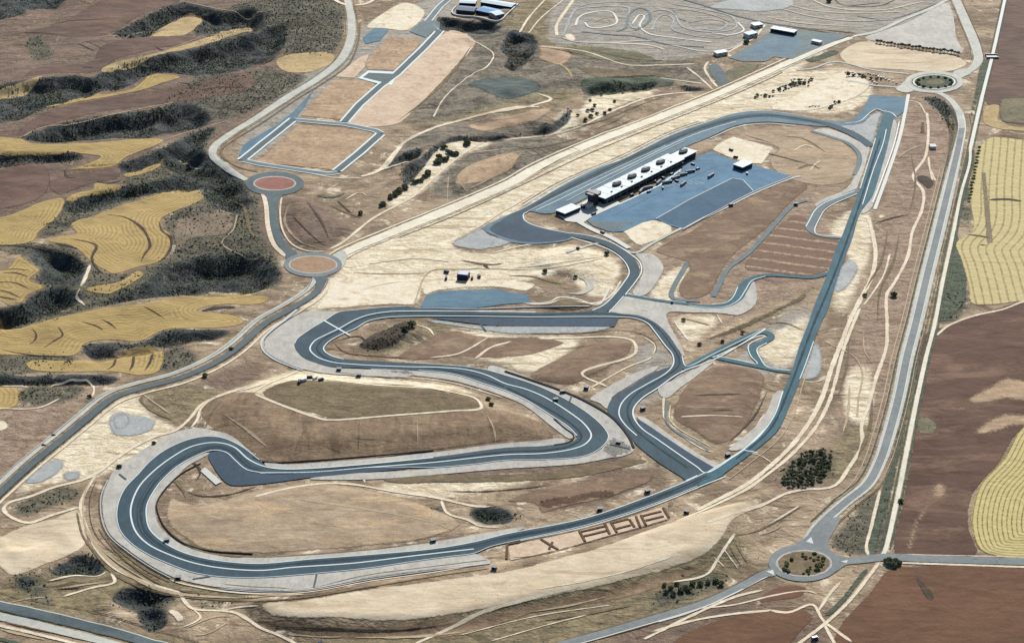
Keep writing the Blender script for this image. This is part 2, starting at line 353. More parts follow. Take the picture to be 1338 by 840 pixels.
LV = lambda l: .18+.14*l
BUILT = np.zeros((ny, nx))
RIM = {'stone_light': 22., 'earth_white': 9., 'gravel': 2., 'gravel_blue': 9., 'earth_brown': 9., 'earth_pale': 6., 'weeds': 12., 'teal_grass': 14., 'fallow': 8., 'earth_mound': 9., 'earth_tan': 9., 'bank_olive': 7., 'ditch': 7., 'plough_purple': 9.}
HARD = {'asphalt','asphalt_runoff','asphalt_teal','asphalt_grey','asphalt_main','paddock','paddock_dark','blue_lot','road','road_dark','concrete_road','white_road','gravel','gravel_blue','line','kerb','dirt_road','highway_dirt','swath','swath_tight'}
def mark(P):
    ii = np.clip(((P[:, 0]-GX0)/GS).round().astype(int), 1, nx-2); jj = np.clip(((P[:, 1]-GY0)/GS).round().astype(int), 1, ny-2); BUILT[jj, ii] = 1
def sheet(name, px, mat, lvl, curve=True, jag=0., stripe=None, edge=None, world=None):
    if world is None:
        p = unproj(catmull(px, True, 5) if curve else np.array(px, float))
    else: p = np.asarray(world, float)
    p = resample(p, 3.2 if jag else 4.0, True) if curve else densify(p, 5)
    if jag:
        n = len(p); k = np.arange(n); off = np.zeros(n)
        for q in range(5):
            fr = max(int(n/ (3*2**q)), 1); off += np.interp(k, np.linspace(0, n, fr+1), np.r_[(r_ := rng.uniform(-1, 1, fr)), r_[:1]])*jag*(.35+.16*q)
        d = np.roll(p, -1, 0)-np.roll(p, 1, 0); d /= np.linalg.norm(d, axis=1)[:, None]+1e-9
        p = p+np.stack([-d[:, 1], d[:, 0]], 1)*off[:, None]
    x0, y0 = p.min(0); x1, y1 = p.max(0)
    st = GS if (x1-x0)*(y1-y0) < 320000 else GS*2
    ax = GX0+np.arange(math.ceil((x0-GX0)/st), math.floor((x1-GX0)/st)+1)*st
    ay = GY0+np.arange(math.ceil((y0-GY0)/st), math.floor((y1-GY0)/st)+1)*st
    pts = [Vector(q) for q in p]
    if len(ax) and len(ay):
        A, B = np.meshgrid(ax, ay); ins = pip(A, B, p); A, B = A[ins], B[ins]
        if len(A):
            dd = segdist(A, B, p, True) > .8
            pts += [Vector(q) for q in zip(A[dd], B[dd])]
    n = len(p)
    r = geometry.delaunay_2d_cdt(pts, [], [list(range(n))], 1, 1e-4)
    vv = np.array([(q.x, q.y) for q in r[0]]); ff = [t for t in r[2] if len(t) == 3]
    if not ff: return None
    z = hat(vv[:, 0], vv[:, 1])+LV(lvl)
    ff = np.array(ff); a, b, c = vv[ff[:, 0]], vv[ff[:, 1]], vv[ff[:, 2]]
    cr = (b[:, 0]-a[:, 0])*(c[:, 1]-a[:, 1])-(b[:, 1]-a[:, 1])*(c[:, 0]-a[:, 0]); ff[cr < 0] = ff[cr < 0][:, ::-1]
    me = np_mesh(name, np.column_stack([vv, z]), ff); smooth(me)
    rim = np.clip(segdist(vv[:, 0], vv[:, 1], p, True)/RIM.get(mat, 5.), 0, 1); rim[:n] = 0
    me.attributes.new('rim', 'FLOAT', 'POINT').data.foreach_set('value', rim.astype(np.float32))
    if mat in HARD: mark(vv)
    if stripe is not None:
        at = me.attributes.new('stripe', 'FLOAT', 'POINT')
        if edge is not None:
            ln = resample(unproj(catmull(edge, False, 6)), 5, False); at.data.foreach_set('value', segdist(vv[:, 0], vv[:, 1], ln, False).astype(np.float32))
        elif stripe == 'own': at.data.foreach_set('value', segdist(vv[:, 0], vv[:, 1], p, True).astype(np.float32))
        else: at.data.foreach_set('value', (vv[:, 0]*math.cos(stripe)+vv[:, 1]*math.sin(stripe)).astype(np.float32))
    o = link(name, me, M[mat]); o['kind'] = 'structure'; return o
def densify(p, step):
    out = []
    for k in range(len(p)):
        a, b = p[k], p[(k+1) % len(p)]; n = max(int(np.linalg.norm(b-a)/step), 1)
        out += [a+(b-a)*t/n for t in range(n)]
    return np.array(out)
def frame(q):
    d = np.gradient(q, axis=0); d /= np.linalg.norm(d, axis=1)[:, None]+1e-9
    return np.stack([-d[:, 1], d[:, 0]], 1)
def ribbon(name, px, w, mat, lvl, curve=True, taper=False, closed=False, wob=0., world=None):
    p = world if world is not None else unproj(catmull(px, closed, 6) if curve else np.array(px, float))
    if closed: p = np.vstack([p, p[:1]])
    q = resample(p, 3.0, False); nrm = frame(q); n = len(q)
    ww = np.full(n, w/2.) if np.isscalar(w) else np.interp(np.linspace(0, 1, n), np.linspace(0, 1, len(w)), w)/2
    if taper: ww = ww*np.clip(np.sin(np.linspace(0, math.pi, n))**.6, .08, 1)
    if wob: ww = ww*(1+wob*np.interp(np.arange(n), np.arange(0, n+3, 3), rng.uniform(-1, 1, len(np.arange(0, n+3, 3)))))
    k = max(int(math.ceil(ww.max()*2/3)), 2)+1
    s = np.linspace(-1, 1, k)
    P = q[:, None, :]+nrm[:, None, :]*(ww[:, None]*s[None, :])[:, :, None]
    P = P.reshape(-1, 2); z = hat(P[:, 0], P[:, 1])+LV(lvl)
    i, j = np.meshgrid(np.arange(n-1), np.arange(k-1), indexing='ij'); a = (i*k+j).ravel()
    me = np_mesh(name, np.column_stack([P, z]), np.stack([a+1, a, a+k, a+k+1], 1)); smooth(me)
    dl = np.arange(n)*3.0; endd = np.ones(n) if closed or mat in HARD and mat != 'dirt_road' else np.minimum(dl, dl[-1]-dl)/9.
    rim = np.minimum((1-np.abs(s))[None, :]*np.clip(ww, .8, 4)[:, None]/1.7, np.clip(endd, 0, 1)[:, None]).ravel()
    me.attributes.new('rim', 'FLOAT', 'POINT').data.foreach_set('value', np.clip(rim, 0, 1).astype(np.float32))
    if mat in HARD: mark(P)
    o = link(name, me, M[mat]); o['kind'] = 'structure'; return o

def beside(px, off):
    """pixel polyline shifted sideways by off metres on the ground (given back in world metres)"""
    q = resample(unproj(catmull(px, False, 6)), 3.0, False); return q+frame(q)*off
# ------------------------------------------------------------------ terrain sheet
ZONES = {
 'brown': ([[(-60,-40),(440,-40),(446,40),(420,92),(330,150),(275,188),(215,185),(180,240),(60,312),(-60,300)],
            [(310,232),(345,245),(350,290),(366,330),(340,330),(326,290)],
            [(368,262),(400,258),(440,285),(466,300),(430,322),(400,328),(378,316)],
            [(330,500),(345,470),(300,480),(255,500),(290,512)],
            [(1098,430),(1125,425),(1120,470),(1110,520),(1080,560),(1040,590),(1060,560),(1085,500)],
            [(860,795),(1000,790),(1060,800),(1090,840),(1040,870),(780,870)],
            [(700,650),(760,632),(850,610),(860,630),(800,655),(740,668),(700,672)],
            [(600,590),(720,575),(820,595),(850,600),(800,615),(700,620),(560,640),(520,632)]], 5),
 'rose': ([[(1165,150),(1185,125),(1215,128),(1245,150),(1250,200),(1236,270),(1212,360),(1195,425),(1170,540),(1140,610),(1090,640),(1000,640),(1060,590),(1090,540),(1110,470),(1125,400),(1150,300),(1165,230)],
           [(0,530),(60,525),(110,525),(90,560),(20,615),(-40,640),(-40,540)],
           [(860,340),(1000,260),(1110,215),(1120,190),(1040,166),(960,175),(1010,195),(1060,240),(1080,300),(1080,350),(960,420),(880,440)]], 6),
 'stone': ([[(600,60),(640,30),(690,50),(720,62),(850,80),(920,84),(930,110),(840,104),(760,116),(700,122),(640,140),(560,158),(530,160),(590,100)],[(560,250),(600,205),(720,180),(760,185),(690,225),(600,262)],[(500,228),(540,205),(600,186),(720,172),(700,150),(560,172),(510,200)]], 5),
 'olive': ([[(330,700),(80,745),(0,760),(-40,780),(-40,800),(100,800),(240,840),(330,840),(420,840),(540,830),(640,800),(720,785),(800,768),(900,735),(960,690),(985,700),(940,770),(840,810),(740,840),(640,870),(200,870),(140,800),(180,770),(330,790)],
            [(600,60),(700,0),(760,40),(850,60),(920,80),(930,110),(840,104),(760,118),(720,150),(640,150),(570,160),(520,165),(590,100)],
            [(1100,560),(1130,540),(1130,600),(1090,635),(1060,640),(1080,600)],
            [(560,250),(600,205),(720,180),(760,185),(690,225),(600,262)],
            [(190,515),(260,500),(290,515),(260,540),(240,556),(200,545)],
            [(640,420),(560,440),(520,460),(480,462),(470,450),(500,430),(540,418)],
            [(660,10),(720,0),(730,40),(690,58),(660,40)],
            [(440,840),(640,790),(900,700),(950,690),(900,770),(700,850)]], 5),
 'grey': ([[(720,60),(735,-10),(1000,-30),(1240,-20),(1235,20),(1130,45),(1040,35),(960,60),(880,80),(760,58)],
           [(450,90),(470,40),(560,0),(600,0),(560,60),(500,120)],
           [(310,205),(330,160),(430,80),(455,85),(400,150),(330,210)],
           [(1160,130),(1180,125),(1168,200),(1140,260),(1120,280),(1150,200)],
           [(840,440),(900,480),(960,470),(1000,430),(1060,390),(1050,440),(1020,490),(930,480),(860,520),(830,540)]], 5),
 'pale': ([[(448,330),(520,300),(600,266),(670,234),(760,188),(850,152),(925,126),(1000,93),(1090,60),(1040,95),(1110,90),(1140,120),(1110,145),(1040,146),(1000,143),(961,147),(920,159),(878,175),(811,209),(740,239),(686,270),(628,297),(587,319),(626,332),(700,326),(690,345),(660,372),(560,378),(470,398),(385,402),(425,368),(450,350)],
           [(182,512),(186,530),(205,548),(235,562),(200,582),(160,606),(130,622),(60,632),(10,655),(80,585),(150,525)],
           [(505,268),(520,255),(545,225),(560,205),(580,190),(620,183),(645,186),(600,206),(570,235),(535,262),(512,274)],
           [(762,148),(770,128),(810,122),(850,120),(856,124),(810,136),(775,156)],
           [(590,430),(700,440),(760,440),(720,475),(690,485),(640,470),(580,455)],
           [(440,350),(560,360),(700,365),(760,330),(720,326),(640,332),(560,325),(480,330)],
           [(265,540),(330,502),(390,484),(470,492),(600,505),(640,525),(600,512),(480,503),(390,500),(330,522),(280,555)],
           [(480,640),(560,650),(640,640),(760,615),(850,610),(860,600),(780,610),(640,622),(520,630)],
           [(780,672),(860,645),(900,630),(890,640),(800,672),(660,700),(640,698)],
           [(1085,300),(1130,270),(1140,310),(1120,370),(1095,420),(1090,380),(1112,340)],
           [(1105,500),(1125,470),(1140,500),(1128,560),(1108,545)],
           [(690,335),(740,320),(800,335),(810,350),(790,390),(760,380),(740,345)],
           [(860,370),(880,350),(905,345),(890,370),(880,395),(850,390)],
           [(880,415),(905,410),(940,415),(930,430),(900,450),(890,435)],
           [(990,450),(1040,420),(1060,400),(1045,450),(1025,482),(1000,470)],
           [(725,155),(748,142),(756,165),(730,182)],
           [(225,48),(240,20),(262,28)]], 3),
 'scrub': ([[(150,220),(215,190),(285,165),(272,190),(272,208),(322,236),(335,255),(340,300),(355,330),(368,350),(368,372),(340,380),(236,386),(147,398),(20,428),(-60,424),(-60,405),(15,403),(60,376),(44,366),(56,354),(30,336),(-30,321),(45,318),(92,322),(105,331),(120,344),(136,356),(150,360),(204,345),(225,330),(223,305),(212,295),(225,279),(268,258),(262,250),(204,254),(126,280),(60,312),(50,305),(85,272),(110,258),(160,245),(165,232),(217,212)],
            [(340,0),(440,-10),(448,40),(436,70),(370,72),(355,92),(400,100),(340,140),(262,160),(250,135),(210,138),(250,104),(345,90),(372,60),(340,50),(262,60),(300,10)],
            [(34,52),(56,48),(62,60),(70,74),(48,80),(40,70)],
            [(95,105),(135,105),(130,120),(70,140),(40,150)],
            [(-40,470),(30,462),(100,466),(110,480),(40,486),(-40,500)],
            [(205,458),(245,455),(262,470),(215,490)],
            [(27,509),(115,507),(100,520),(58,530),(26,528)],
            [(10,668),(40,650),(100,636),(112,645),(70,660),(35,676)],
            [(144,782),(171,764),(194,766),(229,776),(230,790),(204,793),(163,795)],[(176,796),(214,796),(222,815),(196,826),(181,811)],[(240,778),(300,786),(310,795),(262,793)],
            [(60,748),(82,735),(109,722),(137,738),(134,751),(101,754)],[(13,754),(39,746),(52,757),(66,775),(29,776)],
            [(36,781),(66,781),(74,796),(56,799)],
            [(1168,700),(1150,726),(1105,722),(1080,712),(1110,680),(1130,650),(1150,635)],
            [(1248,320),(1262,380),(1266,400),(1240,425),(1222,420)], [(1256,262),(1268,270),(1268,296),(1254,300)],
            [(553,665),(574,660),(583,672),(572,676)],[(606,667),(660,664),(675,679),(660,685),(622,682)],[(665,663),(684,669),(698,667),(688,675)],
            [(840,800),(880,760),(960,748),(940,765),(880,790)],
            [(1208,126),(1228,130),(1246,144),(1254,170),(1250,210),(1244,180),(1232,150)],
            [(1020,620),(1050,592),(1085,590),(1090,612),(1060,636),(1025,636)]], 3),
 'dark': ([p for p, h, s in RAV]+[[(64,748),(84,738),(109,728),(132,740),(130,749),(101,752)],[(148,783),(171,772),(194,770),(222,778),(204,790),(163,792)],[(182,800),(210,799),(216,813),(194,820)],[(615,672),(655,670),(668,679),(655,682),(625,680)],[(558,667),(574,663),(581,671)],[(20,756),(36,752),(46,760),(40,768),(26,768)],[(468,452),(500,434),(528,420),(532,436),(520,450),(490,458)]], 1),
}
fx = XX.ravel(); fy = YY.ravel()
i, j = np.meshgrid(np.arange(nx-1), np.arange(ny-1)); a = (j*nx+i).ravel()
tm = np_mesh('ground', np.column_stack([fx, fy, HG.ravel()]), np.stack([a, a+1, a+nx+1, a+nx], 1)); smooth(tm)
ZW = {}
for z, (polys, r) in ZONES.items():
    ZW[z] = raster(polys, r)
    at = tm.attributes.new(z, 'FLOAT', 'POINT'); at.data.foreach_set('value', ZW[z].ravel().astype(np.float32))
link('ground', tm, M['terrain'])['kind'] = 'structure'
far = [(-9000,-6000,-45),(9000,-6000,-45),(9000,14000,-45),(-9000,14000,-45)]
me = np_mesh('distant_ground', far, [[0,1,2,3]]); link('distant_ground', me, M['terrain'])['kind'] = 'structure'


# ------------------------------------------------------------------ fields and bare ground (level 0-2)
def SH(name, mat, lvl, px, **k): return sheet(name, px, mat, lvl, **k)
STRAW = [
 [(94,294),(126,281),(168,265),(204,255),(236,248),(262,252),(267,257),(251,268),(225,278),(210,287),(212,297),(223,307),(224,320),(215,336),(204,344),(183,349),(147,359),(136,354),(120,344),(105,331),(92,322),(75,318),(60,315),(75,309),(100,305)],
 [(-40,284),(0,284),(30,275),(55,264),(84,260),(84,274),(70,290),(52,303),(46,313),(30,319),(0,321),(-40,322)],
 [(120,247),(123,240),(158,241),(162,233),(164,240),(158,246),(110,257),(90,264),(84,262),(100,252)],
 [(24,333),(34,339),(44,346),(55,354),(42,365),(60,375),(37,386),(34,393),(13,402),(0,394),(-40,380),(-40,350),(5,352)],
 [(112,378),(157,368),(181,354),(188,359),(157,378),(141,384)],
 [(-40,420),(0,424),(20,430),(50,422),(78,414),(147,401),(189,396),(236,388),(288,386),(340,386),(352,389),(340,397),(288,398),(257,406),(309,414),(319,421),(309,425),(283,428),(240,429),(215,431),(183,446),(141,444),(112,450),(105,462),(79,467),(39,465),(0,464),(-40,464)],
 [(34,473),(105,471),(141,470),(157,464),(204,457),(215,459),(209,485),(183,491),(147,486),(39,483)],
 [(-40,509),(26,509),(25,530),(-40,533)],
 [(58,141),(105,128),(173,115),(194,99),(215,97),(238,101),(215,108),(189,118),(147,126),(99,134)],
 [(-40,183),(26,181),(42,187),(120,187),(183,182),(215,183),(209,189),(170,204),(147,217),(105,218),(131,205),(79,202),(0,202),(-40,203)],
 [(88,222),(115,215),(150,212),(168,206),(150,218),(110,222)],
 [(160,228),(183,222),(217,211),(204,222),(162,232)],
]
for q in STRAW: SH('stubble_field', 'straw', 1, q, jag=1.2, stripe='own')
for q in ([(196,47),(217,34),(241,22),(257,22),(266,26),(244,46),(225,48)],
          [(131,92),(152,81),(183,76),(209,68),(262,52),(301,39),(335,37),(288,53),(251,64),(209,72),(170,84),(133,95)],
          [(359,81),(372,73),(435,71),(437,79),(416,92),(372,94)],
          [(-20,121),(16,110),(58,99),(47,107),(10,122)]):
    SH('stubble_field', 'straw_pale', 1, q, jag=.9)
SH('fallow_field', 'fallow', 1, [(225,298),(230,287),(260,281),(288,274),(306,281),(300,303),(250,313),(232,330),(226,315)], jag=1)
SH('ploughed_field', 'plough_purple', 1, [(0,222),(30,212),(60,220),(66,240),(55,258),(20,270),(-40,276),(-40,225)], jag=1.5)
SH('ploughed_field', 'plough_purple', 1, [(60,240),(90,228),(130,222),(160,218),(156,232),(124,240),(96,250),(76,256)], jag=1.5)
SH('ploughed_field', 'plough_purple', 0, [(30,100),(50,88),(120,80),(130,62),(160,52),(250,48),(262,52),(200,66),(150,80),(128,94),(70,96)], jag=1.5)
SH('ploughed_field', 'plough_purple', 0, [(30,165),(60,145),(140,128),(190,121),(240,112),(330,96),(335,112),(262,130),(200,138),(120,150),(60,165),(20,178)], jag=1.5)
SH('ploughed_field', 'plough_purple', 0, [(80,30),(130,2),(220,-6),(236,2),(190,18),(140,46),(90,48),(30,42)], jag=1.5)
# right-hand fields
SH('mown_field', 'swath', 2, [(1276,200),(1291,181),(1338,183),(1420,186),(1420,392),(1338,394),(1290,399),(1268,396),(1265,375),(1255,339),(1248,318),(1268,304),(1271,290),(1266,262),(1270,230)], stripe=0, edge=[(1284,170),(1276,240),(1272,292),(1250,320),(1258,350),(1271,410)])
SH('mown_field', 'swath_tight', 2, [(1420,520),(1338,556),(1310,600),(1280,632),(1270,660),(1268,690),(1278,716),(1298,726),(1420,729)], stripe=0, edge=[(1420,505),(1336,554),(1308,600),(1279,632),(1269,660),(1267,690),(1277,718),(1300,729),(1420,733)])
SH('stubble_field', 'straw_pale', 2, [(1287,140),(1308,139),(1306,158),(1330,166),(1420,170),(1420,176),(1338,172),(1300,168),(1284,160)], jag=.6)
SH('mown_strip', 'fallow', 3, [(1281,226),(1289,224),(1299,318),(1288,320)], curve=False)
SH('ploughed_field', 'plough', 1, [(1205,440),(1245,424),(1290,408),(1338,392),(1420,370),(1420,600),(1340,560),(1300,612),(1270,650),(1267,690),(1277,724),(1170,724),(1180,650),(1194,560)], jag=.6)
SH('ploughed_field', 'plough_red', 1, [(1140,770),(1162,744),(1200,740),(1420,744),(1420,920),(1080,920),(1090,830)], jag=.6)
SH('ploughed_field', 'plough_red', 1, [(880,838),(930,812),(1000,798),(1050,796),(1062,806),(1050,822),(1030,845),(1000,870),(860,870)], jag=1.)
SH('ploughed_field', 'plough_red', 1, [(1000,774),(1030,764),(1056,768),(1050,778),(1020,784),(990,786)], jag=1.)
SH('ploughed_field', 'plough_purple', 1, [(1318,-20),(1440,-20),(1440,170),(1340,164),(1310,158),(1306,140),(1292,138),(1284,128),(1298,70)], jag=.8)
for q in ([(1256,524),(1290,502),(1310,490),(1340,494),(1420,505),(1420,530),(1350,528),(1310,524),(1275,530)],[(1266,566),(1276,552),(1305,540),(1340,540),(1420,546),(1420,560),(1336,560),(1310,568),(1285,570)],
          [(1200,526),(1225,530),(1262,528),(1275,536),(1240,538),(1205,534)],[(1215,566),(1250,574),(1285,570),(1270,580),(1235,578)],[(1215,634),(1232,630),(1242,640),(1236,652),(1216,650)],[(1180,716),(1200,660),(1215,650),(1205,690),(1195,718)]):
    SH('stony_outcrop', 'stone_light', 2, q, jag=3)
SH('sunken_pond', 'bank_dark', 2, [(1195,752),(1208,762),(1222,780),(1216,786),(1204,776)], jag=1)
SH('weedy_ground', 'weeds', 2, [(1196,548),(1212,545),(1226,556),(1222,566),(1200,566)], jag=1)
SH('dark_grassland', 'teal_grass', 1, [(610,111),(627,104),(654,100),(692,103),(707,115),(695,123),(657,130),(641,123),(625,116)], jag=2)
SH('weedy_ground', 'weeds', 3, [(1306,132),(1338,128),(1420,130),(1420,160),(1330,162),(1308,158)], jag=1)
SH('weedy_verge', 'ditch', 1, [(1300,72),(1276,140),(1262,190),(1250,250),(1240,310),(1224,375),(1212,430),(1196,510),(1180,590),(1166,640),(1152,700),(1146,728),(1130,728),(1145,660),(1160,610),(1176,540),(1190,470),(1205,420),(1225,340),(1240,270),(1256,200),(1270,130),(1284,80)], jag=1)
SH('weedy_verge', 'ditch', 1, [(1262,198),(1274,196),(1272,215),(1266,240),(1268,262),(1262,262),(1258,280),(1252,300),(1262,330),(1266,370),(1258,400),(1226,424),(1232,380),(1244,310)], jag=1)
# bare earth around the circuit
SH('bare_earth', 'earth_pale', 1, [(340,790),(401,783),(487,768),(566,757),(640,748),(660,745),(720,730),(800,708),(876,682),(940,662),(1000,651),(985,668),(960,682),(945,705),(920,728),(860,748),(800,764),(700,785),(600,802),(520,812),(420,811),(355,806)], jag=1.2)
SH('bare_earth', 'earth_pale', 1, [(0,700),(30,686),(70,676),(104,666),(114,710),(55,740),(12,753),(-5,738),(-40,720),(-40,715)], jag=1)
SH('bare_earth', 'earth_tan', 1, [(215,668),(222,650),(240,655),(260,660),(340,638),(420,630),(487,640),(560,660),(606,685),(560,704),(487,714),(400,720),(330,723),(270,718),(235,700),(218,685)], jag=1)
SH('mound_slope', 'earth_mound', 0, [(262,538),(290,517),(330,512),(369,530),(422,548),(435,549),(513,544),(592,538),(632,533),(690,545),(712,556),(724,574),(660,583),(487,597),(376,604),(345,598),(318,582),(280,562)], jag=1)
SH('mound_top', 'bank_olive', 0, [(340,514),(372,498),(427,497),(487,504),(552,508),(592,514),(622,523),(626,531),(592,536),(513,542),(435,547),(372,529)], jag=1)
SH('bare_earth', 'earth_brown', 1, [(690,492),(730,468),(765,451),(805,444),(826,448),(824,460),(806,474),(770,492),(748,503),(715,500)], jag=.8)
SH('bare_earth', 'earth_brown', 1, [(855,328),(900,302),(960,268),(1010,242),(1035,234),(1058,244),(1038,262),(1000,300),(952,342),(926,386),(892,390),(884,376),(899,346),(872,336)], jag=.8)
SH('bare_earth', 'earth_brown', 1, [(884,520),(905,495),(935,478),(998,489),(990,528),(962,572),(938,582),(898,560),(880,545)], jag=1.)
SH('graded_ground', 'strips', 1, [(972,350),(1000,312),(1040,280),(1056,288),(1060,304),(1098,314),(1084,352),(1060,360),(1005,356)], stripe=1.25)
SH('bare_earth', 'earth_brown', 1, [(590,432),(640,440),(700,440),(740,448),(700,462),(640,468),(600,465),(560,470),(520,468),(545,450)], jag=2.)
SH('bare_earth', 'earth_tan', 1, [(960,180),(1000,166),(1050,168),(1100,184),(1122,205),(1116,232),(1090,242),(1050,240),(1014,226),(1004,210),(1016,194)], jag=1.)
SH('bare_earth', 'earth_brown', 2, [(660,655),(700,640),(760,628),(850,615),(858,625),(800,650),(740,664),(704,672),(700,660)], jag=2)
SH('bare_earth', 'earth_white', 2, [(928,196),(940,186),(957,178),(1013,193),(1004,206),(998,215),(983,215),(958,209)], curve=False)
SH('bare_earth', 'earth_white', 2, [(812,300),(845,288),(858,288),(880,297),(878,306),(850,318),(836,322),(820,312)], jag=1)
SH('bare_earth', 'earth_white', 2, [(430,366),(470,362),(540,366),(552,378),(548,396),(500,399),(440,404),(410,404),(424,384)], jag=1)
SH('bare_earth', 'earth_white', 2, [(548,374),(580,368),(640,366),(700,372),(690,380),(650,376),(575,380),(555,386)], jag=1)
SH('paddock_earth', 'earth_white', 2, [(1005,142),(1030,128),(1062,112),(1090,100),(1120,96),(1138,112),(1126,124),(1090,138),(1060,145)], jag=1)
SH('bare_earth', 'earth_pale', 1, [(1096,72),(1122,55),(1180,62),(1255,76),(1264,84),(1250,92),(1225,95),(1180,92),(1110,85)], jag=.6)
SH('bare_earth', 'gravel', 1, [(1150,42),(1190,28),(1238,4),(1246,20),(1250,48),(1258,70),(1200,62),(1130,50)], jag=.6)
# building lots of the industrial estate
SH('building_lot', 'earth_lot', 2, [(342,206),(390,163),(449,167),(489,176),(480,187),(438,223),(380,217),(326,212)], curve=False)
SH('building_lot', 'earth_lot', 2, [(392,152),(436,103),(480,106),(492,112),(448,157)], curve=False)
SH('building_lot', 'earth_lot_pale', 2, [(437,101),(468,76),(484,70),(478,88),(464,103)], curve=False)
SH('building_lot', 'earth_lot', 2, [(474,82),(508,49),(548,51),(550,58),(516,93),(480,92)], curve=False)
SH('building_lot', 'earth_white', 2, [(478,36),(500,18),(530,4),(556,17),(535,40),(500,38)], jag=.8)
SH('building_lot', 'earth_lot_pale', 2, [(452,163),(500,115),(580,43),(592,40),(615,48),(622,56),(604,80),(588,98),(560,126),(526,160),(500,166)], jag=1.)
SH('asphalt_lot', 'blue_lot', 3, [(474,50),(490,37),(508,40),(496,54),(478,58)], curve=False)
SH('asphalt_lot', 'blue_lot', 3, [(312,204),(318,190),(340,176),(362,164),(384,146),(410,118),(398,140),(384,158),(352,184),(326,204)], curve=False)
# letters' bank and paddock surroundings
SH('embankment_face', 'earth_lot_pale', 2, [(662,713),(705,704),(757,692),(800,682),(866,661),(877,678),(832,691),(796,701),(730,719),(665,733)], curve=False)
SH('hillside_bank', 'bank_dark', 1, [(468,452),(490,436),(515,428),(530,418),(536,424),(525,438),(512,450),(490,456)], jag=1.5)
SH('earth_bank', 'bank_olive', 1, [(914,447),(950,431),(995,412),(1038,391),(1053,382),(1054,389),(1020,406),(985,424),(950,438)], jag=.5)
SH('earth_bank', 'earth_mound', .5, [(334,800),(352,808),(420,813),(520,815),(600,806),(700,788),(800,768),(880,746),(925,733),(938,722),(945,728),(925,745),(870,765),(800,785),(700,800),(600,830),(500,835),(400,830),(345,815)], jag=1.5)
SH('earth_bank', 'bank_olive', 1, [(1240,140),(1252,165),(1250,210),(1240,250),(1236,300),(1228,330),(1234,250),(1238,190)], jag=.6)

# ------------------------------------------------------------------ gravel traps (level 3)
GRAVEL = [
 [(642,735),(566,744.4),(487,755),(401,770.6),(340,772),(288,768),(244,760),(225,754),(199,740.5),(168,719.5),(144,699),(135,678),(134,649),(143,625),(150,612),(168,600),(199,580),(230,565),(259,559),(275,562),(300,568),(325,588),(340,602),(317,590),(293,577),(270,573),(244,578),(217,590),(196,605),(178,625),(162,641),(153,667),(156,691),(170,709),(194,725),(223,738),(251,748),(288,754),(340,755),(409,750),(487,742),(540,734),(592,727),(619,723)],
 [(690,688),(566,708),(487,718),(409,723),(340,727),(301,728),(268,722),(241,713),(220,699),(207,684),(203,668),(205,655),(217,637),(233,622),(243,611),(262,600),(276,592),(257,594),(230,610),(204,637),(192,659),(191,673),(195,692),(209,707),(236,722),(267,731),(301,736),(340,738),(409,732),(487,726),(566,718),(618,710),(660,700)],
 [(345,605),(375,607),(409,605),(487,599),(566,591),(660,579),(700,576),(735,573),(740,578),(712,583),(660,586),(566,598),(487,606),(409,612),(369,613),(348,610)],
 [(400,626),(440,620),(513,616),(566,612),(660,602),(712,601),(765,596),(786,586),(797,572),(826,584),(826,591),(800,598),(760,606),(712,610),(660,613),(566,621),(480,627)],
 [(640,478),(660,482),(700,497),(746,515),(788,536),(812,559),(827,576),(829,589),(800,598),(786,588),(795,573),(791,562),(775,546),(749,528),(712,509),(686,499),(660,492),(636,484)],
 [(398,408),(430,407),(444,408),(426,419),(409,429),(394,439),(388,445),(385,450),(388,459),(397,468),(414,475),(432,480),(480,483),(540,486),(540,491),(460,491),(414,487),(394,482),(375,475),(357,466),(346,456),(345,447),(354,436),(375,420)],
 [(470,482),(547,485),(592,489.5),(631,501.5),(660,511),(686,522),(720,543),(744,559),(753,570),(745,574),(725,561),(686,531),(660,519),(631,509),(592,498),(540,491)],
 [(555,417),(590,420),(626,425),(803,426),(790,433),(700,438),(660,437),(626,432.5),(590,427),(558,421)],
 [(815,387),(828,389),(860,395),(905,400),(938,402),(955,399),(966,392),(975,380),(984,366),(988,375),(988,397),(966,412),(944,410),(905,409),(872,410),(873,420),(882,437),(893,458),(897,473),(893,468),(885,456),(872,437),(855,422),(834,413),(812,411),(795,409)],
 [(587,319),(605,309),(621,301),(632,297),(640,306),(672,316),(660,322),(640,326),(626,328)],
 [(830,333),(840,331),(854,333),(867,349),(861,365),(843,386),(826,384),(836,366),(840,352),(836,340)],
 [(1063,446),(1073,453),(1077,465),(1077,480),(1073,491),(1066,496),(1044,496),(1052,475)],
 [(1110,338),(1123,346),(1121,359),(1103,381),(1089,382),(1096,350)],
 [(1074,164),(1100,163),(1125,160),(1136,150),(1154,146),(1150,162),(1142,188),(1136,190),(1125,180),(1102,169)],
 [(856,485),(843,492),(822,505),(801,519),(793,535),(783,527),(770,522),(790,508),(820,492),(840,484),(862,478)],
 [(832,544),(843,546),(885,575),(925,600),(946,610),(936,614),(905,596),(869,573),(836,550)],
 [(1163,160),(1171,158),(1168,190),(1156,228),(1144,262),(1136,276),(1124,280),(1138,258),(1150,222),(1159,190)],
 [(1022,510),(1011,515),(1003,535),(988,556),(955,584),(950,588),(968,588),(992,570),(1011,543)],
 [(860,505),(880,497),(906,484),(926,472),(934,471),(905,496),(888,508),(871,521),(862,517)],
 [(1076,168),(1104,176),(1124,186),(1136,191),(1134,205),(1124,236),(1116,252),(1090,262),(1076,268),(1068,272),(1064,268),(1076,260),(1104,248),(1116,232),(1123,212),(1122,200),(1108,188),(1086,179),(1062,172)],
]
for k, q in enumerate(GRAVEL): SH('gravel_trap', 'gravel_blue' if k in (7, 9, 11, 12, 13) else 'gravel', 3, q)

